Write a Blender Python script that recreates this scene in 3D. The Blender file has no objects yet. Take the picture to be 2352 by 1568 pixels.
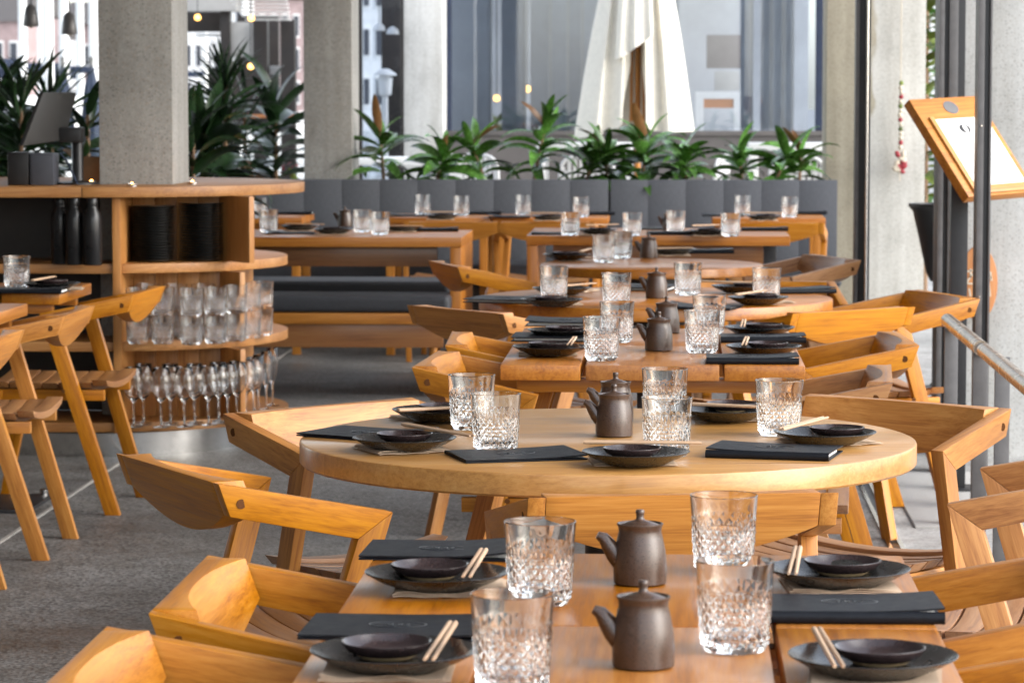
import bpy, bmesh, math, random
from mathutils import Vector, Matrix
R = math.radians
scene = bpy.context.scene
COL = scene.collection
rnd = random.Random(7)

# ------------------------------------------------------------------ camera
cd = bpy.data.cameras.new('camera')
cam = bpy.data.objects.new('camera', cd); COL.objects.link(cam)
cam.location = (0, 0, 1.39)
cam.rotation_euler = (R(90 - 4.4257), 0, R(2.9632))
cd.sensor_width = 36.0; cd.sensor_fit = 'HORIZONTAL'
cd.lens = 36.0 * 7300.0 / 2352.0
cd.clip_start = 0.05; cd.clip_end = 1500
cd.dof.use_dof = True
cd.dof.focus_distance = 5.85
cd.dof.aperture_fstop = 14.0
scene.camera = cam

# ------------------------------------------------------------------ sky, sun, exposure
SUN_EL, SUN_AZ = 30.0, 108.0          # azimuth clockwise from +Y: right, behind the camera
w = bpy.data.worlds.new('World'); scene.world = w; w.use_nodes = True
nt = w.node_tree; nt.nodes.clear()
sky = nt.nodes.new('ShaderNodeTexSky'); sky.sky_type = 'NISHITA'; sky.sun_disc = False
sky.sun_elevation = R(SUN_EL); sky.sun_rotation = R(SUN_AZ)
sky.air_density = 1.0; sky.dust_density = 1.5; sky.ozone_density = 1.0
hs = nt.nodes.new('ShaderNodeHueSaturation'); hs.inputs['Saturation'].default_value = 0.42   # a high overcast veil
bg = nt.nodes.new('ShaderNodeBackground'); bg.inputs['Strength'].default_value = 0.15
wo = nt.nodes.new('ShaderNodeOutputWorld')
nt.links.new(sky.outputs[0], hs.inputs['Color']); nt.links.new(hs.outputs[0], bg.inputs['Color']); nt.links.new(bg.outputs[0], wo.inputs['Surface'])

sl = bpy.data.lights.new('sun', 'SUN'); sl.energy = 0.55; sl.angle = R(60); sl.color = (1.0, 0.985, 0.96)
so = bpy.data.objects.new('sun', sl); COL.objects.link(so)
_d = Vector((math.sin(R(SUN_AZ)) * math.cos(R(SUN_EL)), math.cos(R(SUN_AZ)) * math.cos(R(SUN_EL)), math.sin(R(SUN_EL))))
so.rotation_euler = _d.to_track_quat('Z', 'Y').to_euler()

scene.view_settings.view_transform = 'Standard'
scene.view_settings.look = 'None'
scene.view_settings.gamma = 1.0
scene.view_settings.use_curve_mapping = False
scene.view_settings.exposure = 1.78
scene.render.engine = 'CYCLES'
cy = scene.cycles
cy.use_denoising = True
cy.max_bounces = 20; cy.diffuse_bounces = 5; cy.glossy_bounces = 5; cy.transmission_bounces = 18; cy.transparent_max_bounces = 16
cy.sample_clamp_indirect = 8.0
cy.use_adaptive_sampling = True; cy.adaptive_threshold = 0.015

# ------------------------------------------------------------------ materials
def newmat(name):
    m = bpy.data.materials.new(name); m.use_nodes = True
    return m, m.node_tree, m.node_tree.nodes['Principled BSDF']
def L(nt, a, b): nt.links.new(a, b)
def node(nt, t, **kw):
    n = nt.nodes.new(t)
    for k, v in kw.items():
        if k.startswith('i_'): n.inputs[k[2:].replace('_', ' ')].default_value = v
        else: setattr(n, k, v)
    return n
def ramp(nt, stops):
    r = nt.nodes.new('ShaderNodeValToRGB'); e = r.color_ramp.elements
    while len(e) < len(stops): e.new(0.5)
    for k, (p, c) in enumerate(stops):
        e[k].position = p; e[k].color = (*c, 1) if len(c) == 3 else c
    return r

def wood(name, dark, mid, light, rough=0.38, spec=0.5, coat=0.0, ring=9.0, bump=0.12):
    """grain runs along the x axis of the stored vector attribute 'gc' (metres along, across, through the piece)"""
    m, nt, b = newmat(name)
    at = node(nt, 'ShaderNodeAttribute', attribute_name='gc')
    oi = node(nt, 'ShaderNodeObjectInfo')
    off = node(nt, 'ShaderNodeVectorMath', operation='SCALE'); off.inputs[3].default_value = 13.0
    cmb = node(nt, 'ShaderNodeCombineXYZ')
    L(nt, oi.outputs['Random'], cmb.inputs[0]); L(nt, oi.outputs['Random'], cmb.inputs[1]); L(nt, oi.outputs['Random'], cmb.inputs[2])
    L(nt, cmb.outputs[0], off.inputs[0])
    add = node(nt, 'ShaderNodeVectorMath', operation='ADD'); L(nt, at.outputs['Vector'], add.inputs[0]); L(nt, off.outputs[0], add.inputs[1])
    mp = node(nt, 'ShaderNodeMapping'); mp.inputs['Scale'].default_value = (1.6, ring * 2.2, ring * 2.2); L(nt, add.outputs[0], mp.inputs['Vector'])
    n1 = node(nt, 'ShaderNodeTexNoise', i_Scale=1.0, i_Detail=4.0, i_Roughness=0.55, i_Distortion=0.9); L(nt, mp.outputs[0], n1.inputs['Vector'])
    mp2 = node(nt, 'ShaderNodeMapping'); mp2.inputs['Scale'].default_value = (14, 420, 420); L(nt, add.outputs[0], mp2.inputs['Vector'])
    n2 = node(nt, 'ShaderNodeTexNoise', i_Scale=1.0, i_Detail=2.0, i_Roughness=0.6); L(nt, mp2.outputs[0], n2.inputs['Vector'])
    mp3 = node(nt, 'ShaderNodeMapping'); mp3.inputs['Scale'].default_value = (3.5, 130, 130); L(nt, add.outputs[0], mp3.inputs['Vector'])
    n3 = node(nt, 'ShaderNodeTexNoise', i_Scale=1.0, i_Detail=3.0, i_Roughness=0.6, i_Distortion=0.4); L(nt, mp3.outputs[0], n3.inputs['Vector'])
    a1 = node(nt, 'ShaderNodeMath', operation='MULTIPLY_ADD'); L(nt, n2.outputs['Fac'], a1.inputs[0]); a1.inputs[1].default_value = 0.32
    a0 = node(nt, 'ShaderNodeMath', operation='MULTIPLY'); L(nt, n1.outputs['Fac'], a0.inputs[0]); a0.inputs[1].default_value = 0.6; L(nt, a0.outputs[0], a1.inputs[2])
    a2 = node(nt, 'ShaderNodeMath', operation='MULTIPLY_ADD'); L(nt, n3.outputs['Fac'], a2.inputs[0]); a2.inputs[1].default_value = 0.62; L(nt, a1.outputs[0], a2.inputs[2])
    a3 = node(nt, 'ShaderNodeMath', operation='MULTIPLY_ADD'); L(nt, a2.outputs[0], a3.inputs[0]); a3.inputs[1].default_value = 1.6; a3.inputs[2].default_value = -0.74
    rp = ramp(nt, [(0.12, dark), (0.48, mid), (0.86, light)]); L(nt, a3.outputs[0], rp.inputs[0])
    # whole-piece tone from the object colour (its wood tone; on long-table aprons, shade too) and a little per-piece scatter
    hsv = node(nt, 'ShaderNodeHueSaturation'); L(nt, rp.outputs[0], hsv.inputs['Color'])
    sep = node(nt, 'ShaderNodeSeparateColor'); L(nt, oi.outputs['Color'], sep.inputs[0])
    v = node(nt, 'ShaderNodeMath', operation='MULTIPLY_ADD'); L(nt, oi.outputs['Random'], v.inputs[0]); v.inputs[1].default_value = 0.26
    v0 = node(nt, 'ShaderNodeMath', operation='MULTIPLY_ADD'); L(nt, sep.outputs[0], v0.inputs[0]); v0.inputs[1].default_value = 0.9; v0.inputs[2].default_value = -0.03
    L(nt, v0.outputs[0], v.inputs[2]); L(nt, v.outputs[0], hsv.inputs['Value'])
    s0 = node(nt, 'ShaderNodeMath', operation='MULTIPLY'); L(nt, sep.outputs[1], s0.inputs[0]); s0.inputs[1].default_value = 1.0
    L(nt, s0.outputs[0], hsv.inputs['Saturation'])
    L(nt, hsv.outputs[0], b.inputs['Base Color'])
    rr = node(nt, 'ShaderNodeMath', operation='MULTIPLY_ADD'); L(nt, n3.outputs['Fac'], rr.inputs[0]); rr.inputs[1].default_value = 0.25; rr.inputs[2].default_value = rough - 0.12
    L(nt, rr.outputs[0], b.inputs['Roughness'])
    b.inputs['Specular IOR Level'].default_value = spec
    if coat: b.inputs['Coat Weight'].default_value = coat; b.inputs['Coat Roughness'].default_value = 0.12
    bp = node(nt, 'ShaderNodeBump', i_Strength=bump, i_Distance=0.0012); L(nt, a2.outputs[0], bp.inputs['Height']); L(nt, bp.outputs[0], b.inputs['Normal'])
    return m

def plain(name, col, rough=0.5, metal=0.0, spec=0.5, noise=0.0, nscale=30.0, bump=0.0, bscale=200.0, coat=0.0, objrand=0.0):
    m, nt, b = newmat(name)
    b.inputs['Base Color'].default_value = (*col, 1); b.inputs['Roughness'].default_value = rough
    b.inputs['Metallic'].default_value = metal; b.inputs['Specular IOR Level'].default_value = spec
    if coat: b.inputs['Coat Weight'].default_value = coat; b.inputs['Coat Roughness'].default_value = 0.1
    tc = node(nt, 'ShaderNodeTexCoord')
    if noise:
        n = node(nt, 'ShaderNodeTexNoise', i_Scale=nscale, i_Detail=5.0, i_Roughness=0.6); L(nt, tc.outputs['Object'], n.inputs['Vector'])
        rp = ramp(nt, [(0.3, tuple(c * (1 - noise) for c in col)), (0.7, tuple(min(1, c * (1 + noise)) for c in col))]); L(nt, n.outputs['Fac'], rp.inputs[0])
        out = rp.outputs[0]
        if objrand:
            oi = node(nt, 'ShaderNodeObjectInfo'); hv = node(nt, 'ShaderNodeHueSaturation'); L(nt, out, hv.inputs['Color'])
            ma = node(nt, 'ShaderNodeMath', operation='MULTIPLY_ADD'); L(nt, oi.outputs['Random'], ma.inputs[0]); ma.inputs[1].default_value = objrand; ma.inputs[2].default_value = 1 - objrand / 2
            L(nt, ma.outputs[0], hv.inputs['Value']); out = hv.outputs[0]
        L(nt, out, b.inputs['Base Color'])
        r2 = node(nt, 'ShaderNodeMath', operation='MULTIPLY_ADD'); L(nt, n.outputs['Fac'], r2.inputs[0]); r2.inputs[1].default_value = 0.2; r2.inputs[2].default_value = max(0.02, rough - 0.1); L(nt, r2.outputs[0], b.inputs['Roughness'])
    if bump:
        n2 = node(nt, 'ShaderNodeTexNoise', i_Scale=bscale, i_Detail=3.0); L(nt, tc.outputs['Object'], n2.inputs['Vector'])
        bp = node(nt, 'ShaderNodeBump', i_Strength=bump, i_Distance=0.001); L(nt, n2.outputs['Fac'], bp.inputs['Height']); L(nt, bp.outputs[0], b.inputs['Normal'])
    return m

def concrete(name, base, speck=0.28, stain=None, stones=((0.10, 0.095, 0.09), (0.30, 0.22, 0.16), (0.5, 0.48, 0.44)), rough=0.75):
    m, nt, b = newmat(name)
    tc = node(nt, 'ShaderNodeTexCoord'); P = tc.outputs['Object']
    n = node(nt, 'ShaderNodeTexNoise', i_Scale=1.7, i_Detail=7.0, i_Roughness=0.62); L(nt, P, n.inputs['Vector'])
    rp = ramp(nt, [(0.3, tuple(c * 0.78 for c in base)), (0.5, base), (0.72, tuple(c * 1.15 for c in base))]); L(nt, n.outputs['Fac'], rp.inputs[0])
    col = rp.outputs[0]
    nf = node(nt, 'ShaderNodeTexNoise', i_Scale=70.0, i_Detail=4.0, i_Roughness=0.7); L(nt, P, nf.inputs['Vector'])
    mf = node(nt, 'ShaderNodeMix', data_type='RGBA', blend_type='OVERLAY'); mf.inputs[0].default_value = 0.35; L(nt, col, mf.inputs[6]); L(nt, nf.outputs['Fac'], mf.inputs[7]); col = mf.outputs[2]
    if speck:
        for sc, thr, c in ((85.0, 0.20, stones[0]), (120.0, 0.22, stones[1]), (46.0, 0.10, (0.09, 0.095, 0.10)), (150.0, 0.2, stones[2])):
            v = node(nt, 'ShaderNodeTexVoronoi', i_Scale=sc); v.inputs['Randomness'].default_value = 1.0; L(nt, P, v.inputs['Vector'])
            pick = node(nt, 'ShaderNodeSeparateColor'); L(nt, v.outputs['Color'], pick.inputs[0])
            g = node(nt, 'ShaderNodeMath', operation='GREATER_THAN'); L(nt, pick.outputs[0], g.inputs[0]); g.inputs[1].default_value = 0.62
            d = node(nt, 'ShaderNodeMapRange'); L(nt, v.outputs['Distance'], d.inputs[0]); d.inputs[1].default_value = thr; d.inputs[2].default_value = thr * 2.2; d.inputs[3].default_value = speck; d.inputs[4].default_value = 0.0
            f = node(nt, 'ShaderNodeMath', operation='MULTIPLY'); L(nt, g.outputs[0], f.inputs[0]); L(nt, d.outputs[0], f.inputs[1])
            mx = node(nt, 'ShaderNodeMix', data_type='RGBA'); L(nt, f.outputs[0], mx.inputs[0]); L(nt, col, mx.inputs[6]); mx.inputs[7].default_value = (*c, 1); col = mx.outputs[2]
    mv = node(nt, 'ShaderNodeMapping'); mv.inputs['Scale'].default_value = (9, 9, 0.7); L(nt, P, mv.inputs['Vector'])
    nv = node(nt, 'ShaderNodeTexNoise', i_Scale=1.0, i_Detail=5.0, i_Roughness=0.65); L(nt, mv.outputs[0], nv.inputs['Vector'])
    rv = ramp(nt, [(0.35, (0.80, 0.79, 0.77)), (0.6, (1, 1, 1))]); L(nt, nv.outputs['Fac'], rv.inputs[0])
    mvx = node(nt, 'ShaderNodeMix', data_type='RGBA', blend_type='MULTIPLY'); mvx.inputs[0].default_value = 1.0; L(nt, col, mvx.inputs[6]); L(nt, rv.outputs[0], mvx.inputs[7]); col = mvx.outputs[2]
    if stain:      # old water stain with a wandering edge: (edge x, width of wander, colour)
        ex, wd, sc = stain
        sp = node(nt, 'ShaderNodeSeparateXYZ'); L(nt, P, sp.inputs[0])
        mpn = node(nt, 'ShaderNodeMapping'); mpn.inputs['Scale'].default_value = (3.0, 3.0, 1.3); L(nt, P, mpn.inputs['Vector'])
        ns = node(nt, 'ShaderNodeTexNoise', i_Scale=1.6, i_Detail=3.0); L(nt, mpn.outputs[0], ns.inputs['Vector'])
        ad = node(nt, 'ShaderNodeMath', operation='MULTIPLY_ADD'); L(nt, ns.outputs['Fac'], ad.inputs[0]); ad.inputs[1].default_value = wd; L(nt, sp.outputs[0], ad.inputs[2])
        st = node(nt, 'ShaderNodeMapRange'); L(nt, ad.outputs[0], st.inputs[0]); st.inputs[1].default_value = ex; st.inputs[2].default_value = ex + 0.02; st.inputs[3].default_value = 1.0; st.inputs[4].default_value = 0.0
        mx = node(nt, 'ShaderNodeMix', data_type='RGBA', blend_type='MULTIPLY'); L(nt, st.outputs[0], mx.inputs[0]); L(nt, col, mx.inputs[6]); mx.inputs[7].default_value = (*sc, 1); col = mx.outputs[2]
    L(nt, col, b.inputs['Base Color']); b.inputs['Roughness'].default_value = rough
    b.inputs['Specular IOR Level'].default_value = 0.3
    bp = node(nt, 'ShaderNodeBump', i_Strength=0.25, i_Distance=0.003); L(nt, nf.outputs['Fac'], bp.inputs['Height']); L(nt, bp.outputs[0], b.inputs['Normal'])
    return m

def terrazzo(name, base, cell=130.0, lo=0.35, hi=1.75, rough=0.5):
    m, nt, b = newmat(name)
    tc = node(nt, 'ShaderNodeTexCoord'); P = tc.outputs['Object']
    v = node(nt, 'ShaderNodeTexVoronoi', i_Scale=cell); L(nt, P, v.inputs['Vector'])
    sp = node(nt, 'ShaderNodeSeparateColor'); L(nt, v.outputs['Color'], sp.inputs[0])
    g = node(nt, 'ShaderNodeMapRange'); L(nt, sp.outputs[0], g.inputs[0]); g.inputs[3].default_value = lo; g.inputs[4].default_value = hi
    n = node(nt, 'ShaderNodeTexNoise', i_Scale=0.9, i_Detail=8.0, i_Roughness=0.62); L(nt, P, n.inputs['Vector'])
    rp = ramp(nt, [(0.3, tuple(c * 0.62 for c in base)), (0.5, base), (0.7, tuple(c * 1.3 for c in base))]); L(nt, n.outputs['Fac'], rp.inputs[0])
    n2 = node(nt, 'ShaderNodeTexNoise', i_Scale=5.0, i_Detail=6.0, i_Roughness=0.7); L(nt, P, n2.inputs['Vector'])
    r2 = ramp(nt, [(0.35, (0.72, 0.70, 0.67)), (0.55, (1, 1, 1))]); L(nt, n2.outputs['Fac'], r2.inputs[0])
    m1 = node(nt, 'ShaderNodeMix', data_type='RGBA', blend_type='MULTIPLY'); m1.inputs[0].default_value = 1.0; L(nt, rp.outputs[0], m1.inputs[6]); L(nt, r2.outputs[0], m1.inputs[7])
    hv = node(nt, 'ShaderNodeHueSaturation'); L(nt, m1.outputs[2], hv.inputs['Color']); L(nt, g.outputs[0], hv.inputs['Value'])
    L(nt, hv.outputs[0], b.inputs['Base Color'])
    rr = node(nt, 'ShaderNodeMapRange'); L(nt, n.outputs['Fac'], rr.inputs[0]); rr.inputs[1].default_value = 0.3; rr.inputs[2].default_value = 0.7; rr.inputs[3].default_value = rough - 0.16; rr.inputs[4].default_value = rough + 0.2
    L(nt, rr.outputs[0], b.inputs['Roughness']); b.inputs['Specular IOR Level'].default_value = 0.35
    bp = node(nt, 'ShaderNodeBump', i_Strength=0.25, i_Distance=0.0015); L(nt, sp.outputs[1], bp.inputs['Height']); L(nt, bp.outputs[0], b.inputs['Normal'])
    return m

M = {}
M['teak'] = wood('honey teak', (0.25, 0.078, 0.010), (0.44, 0.168, 0.021), (0.55, 0.245, 0.045), rough=0.4, bump=0.15)
M['teak_table'] = wood('pale oiled table teak', (0.35, 0.155, 0.036), (0.49, 0.235, 0.056), (0.58, 0.315, 0.092), rough=0.34, coat=0.25, ring=11)
M['teak_red'] = wood('red-brown plank teak', (0.22, 0.064, 0.008), (0.41, 0.142, 0.015), (0.50, 0.205, 0.030), rough=0.36, coat=0.22, ring=8)
M['teak_cab'] = wood('cabinet teak', (0.24, 0.088, 0.020), (0.44, 0.19, 0.052), (0.54, 0.27, 0.09), rough=0.42, ring=6)
M['chop'] = wood('raw chopstick wood', (0.40, 0.255, 0.155), (0.48, 0.32, 0.20), (0.55, 0.39, 0.265), rough=0.6, ring=20)
M['plug'] = plain('end grain plug', (0.10, 0.038, 0.012), 0.75, spec=0.1, noise=0.2, nscale=300)
M['slot'] = plain('dark joint slot', (0.02, 0.012, 0.008), 0.8)
M['column'] = concrete('exposed aggregate concrete', (0.33, 0.322, 0.302), speck=0.5)
M['pier'] = concrete('stained pier concrete', (0.56, 0.55, 0.51), stain=(1.33, 0.42, (0.72, 0.66, 0.55)))
M['pier2'] = concrete('pale pier concrete', (0.60, 0.60, 0.58))
M['floor'] = terrazzo('dark exposed aggregate floor', (0.158, 0.155, 0.149))
M['paving'] = terrazzo('pale outdoor paving', (0.42, 0.415, 0.40), 150, 0.75, 1.25, 0.75)
M['ground'] = concrete('grey quay paving', (0.34, 0.34, 0.34), speck=0, rough=0.85)
M['ceiling'] = plain('pale grey ceiling', (0.55, 0.55, 0.55), 0.8, noise=0.15, nscale=2)
M['grout'] = plain('pale joint', (0.42, 0.40, 0.37), 0.7, noise=0.2, nscale=40)
M['black_steel'] = plain('black powder coated steel', (0.016, 0.016, 0.018), 0.42, noise=0.2, nscale=40, bump=0.05)
M['grey_steel'] = plain('warm grey steel', (0.13, 0.125, 0.125), 0.42, metal=0.3, noise=0.15, nscale=20)
M['bright_steel'] = plain('brushed stainless', (0.72, 0.71, 0.69), 0.14, metal=1.0, noise=0.04, nscale=60)
M['rail_steel'] = plain('worn rail steel', (0.52, 0.44, 0.36), 0.25, metal=1.0, noise=0.35, nscale=25)
M['leather'] = plain('black menu leather', (0.008, 0.0095, 0.013), 0.42, spec=0.18, noise=0.25, nscale=60, bump=0.3, bscale=900)
M['emboss'] = plain('embossed leather', (0.03, 0.032, 0.036), 0.26, spec=0.6)
M['paper'] = plain('menu paper', (0.75, 0.74, 0.71), 0.7)
M['napkin'] = plain('kraft napkin', (0.58, 0.43, 0.30), 0.85, noise=0.1, nscale=200, bump=0.4, bscale=700)
M['plate'] = plain('black stoneware', (0.018, 0.0175, 0.016), 0.26, spec=0.7, noise=0.08, nscale=60)
M['bowl'] = plain('dark plum glaze', (0.030, 0.018, 0.018), 0.2, spec=0.7, noise=0.25, nscale=200)
M['clay'] = plain('bare clay foot', (0.42, 0.30, 0.15), 0.8, noise=0.15, nscale=150)
M['jug'] = plain('brown stoneware', (0.056, 0.029, 0.017), 0.30, spec=0.7, noise=0.45, nscale=420, bump=0.12, bscale=900)
M['black_plate'] = plain('matt black plate', (0.013, 0.013, 0.013), 0.3, noise=0.2, nscale=50)
M['black_gloss'] = plain('black enamel flask', (0.012, 0.012, 0.013), 0.3, noise=0.2, nscale=20)
M['fabric'] = plain('charcoal upholstery', (0.092, 0.098, 0.112), 0.62, spec=0.3, noise=0.12, nscale=60, bump=0.25, bscale=700, objrand=0.015)
M['cushion'] = plain('dark blue grey cushion', (0.045, 0.048, 0.055), 0.55, spec=0.35, noise=0.12, nscale=60, bump=0.2, bscale=600)
M['canvas'] = plain('cream canvas', (0.76, 0.72, 0.63), 0.9, noise=0.06, nscale=30, bump=0.2, bscale=500)
M['white_metal'] = plain('white painted metal', (0.78, 0.78, 0.77), 0.4, noise=0.03, nscale=30)
M['white_wall'] = plain('white painted wall', (0.72, 0.73, 0.74), 0.7, noise=0.08, nscale=3)
M['dark_wall'] = plain('dark grey wall', (0.10, 0.09, 0.085), 0.7, noise=0.15, nscale=4)
M['panel'] = plain('blue grey window backing', (0.42, 0.43, 0.45), 0.65, noise=0.12, nscale=3, objrand=0.25)  # added backing that gives the window its blue-grey reflecting look
M['strip'] = plain('pale mullion strip', (0.45, 0.44, 0.42), 0.5, noise=0.1, nscale=6)
M['board'] = plain('dull grey brown board', (0.20, 0.175, 0.17), 0.8, noise=0.2, nscale=4)
M['brick'] = plain('pinkish brick', (0.36, 0.27, 0.265), 0.85, noise=0.2, nscale=2)
M['dark_timber'] = plain('very dark timber', (0.022, 0.016, 0.013), 0.5, noise=0.3, nscale=8)
M['navy'] = plain('navy canvas', (0.022, 0.032, 0.062), 0.8, noise=0.2, nscale=8)
M['cardboard'] = plain('kraft cardboard', (0.24, 0.155, 0.085), 0.85, noise=0.12, nscale=30)
M['plastic_grey'] = plain('grey plastic', (0.055, 0.06, 0.075), 0.5, noise=0.08, nscale=40)
M['plastic_black'] = plain('black plastic', (0.012, 0.012, 0.013), 0.4, noise=0.1, nscale=40)
M['screen_back'] = plain('dark grey monitor shell', (0.028, 0.0275, 0.027), 0.45, noise=0.1, nscale=30)
M['leaf'] = plain('glossy green leaf', (0.075, 0.185, 0.032), 0.26, spec=0.6, noise=0.45, nscale=9, objrand=0.9)
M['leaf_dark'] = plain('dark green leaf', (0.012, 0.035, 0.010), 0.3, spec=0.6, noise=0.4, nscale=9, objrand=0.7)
M['leaf_young'] = plain('bronze young leaf', (0.16, 0.075, 0.025), 0.4, spec=0.5, noise=0.3, nscale=9)
M['leaf_light'] = plain('yellow green leaf', (0.13, 0.17, 0.03), 0.4, noise=0.4, nscale=9, objrand=0.9)
M['stem'] = plain('brown cane stem', (0.22, 0.13, 0.07), 0.7, noise=0.3, nscale=60)
M['soil'] = plain('potting soil', (0.03, 0.022, 0.016), 0.95, noise=0.4, nscale=60)
M['red'] = plain('red petals', (0.28, 0.02, 0.03), 0.5, noise=0.2, nscale=40)
M['cream_bead'] = plain('cream bead', (0.62, 0.54, 0.42), 0.6)
M['orange_wood'] = wood('orange sign wood', (0.34, 0.10, 0.03), (0.48, 0.19, 0.065), (0.56, 0.27, 0.11), rough=0.5)
M['water'] = plain('harbour water', (0.16, 0.20, 0.22), 0.12, noise=0.2, nscale=0.4, bump=0.6, bscale=2.5)
M['grass'] = plain('lawn green', (0.16, 0.26, 0.03), 0.9, noise=0.3, nscale=1.5)

def glassmat(name, tint=(1, 1, 1), rough=0.0, ior=1.5):
    m, nt, b = newmat(name)
    b.inputs['Base Color'].default_value = (*tint, 1); b.inputs['Roughness'].default_value = rough
    b.inputs['Transmission Weight'].default_value = 1.0; b.inputs['IOR'].default_value = ior
    return m
M['glass'] = glassmat('clear cut glass', (0.985, 0.99, 0.99))
M['glass_aqua'] = glassmat('faintly blue tumbler glass', (0.93, 0.965, 0.97))
def panemat(name, tint, refl=1.0):
    m = bpy.data.materials.new(name); m.use_nodes = True; nt = m.node_tree; nt.nodes.clear()
    t = node(nt, 'ShaderNodeBsdfTransparent'); t.inputs[0].default_value = (*tint, 1)
    g = node(nt, 'ShaderNodeBsdfGlossy'); g.inputs['Roughness'].default_value = 0.02
    f = node(nt, 'ShaderNodeFresnel'); f.inputs[0].default_value = 1.5
    ml = node(nt, 'ShaderNodeMath', operation='MULTIPLY'); L(nt, f.outputs[0], ml.inputs[0]); ml.inputs[1].default_value = refl
    mx = node(nt, 'ShaderNodeMixShader'); L(nt, ml.outputs[0], mx.inputs[0]); L(nt, t.outputs[0], mx.inputs[1]); L(nt, g.outputs[0], mx.inputs[2])
    o = node(nt, 'ShaderNodeOutputMaterial'); L(nt, mx.outputs[0], o.inputs[0])
    return m
M['pane'] = panemat('window pane', (0.86, 0.9, 0.95), 2.6)
def lampmat(name, col, s):
    m, nt, b = newmat(name); b.inputs['Base Color'].default_value = (*col, 1)
    b.inputs['Emission Color'].default_value = (*col, 1); b.inputs['Emission Strength'].default_value = s
    return m
M['bulb'] = lampmat('warm bulb', (1.0, 0.50, 0.12), 1.6)
M['candle'] = lampmat('tealight flame glow', (1.0, 0.36, 0.07), 14.0)

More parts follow.
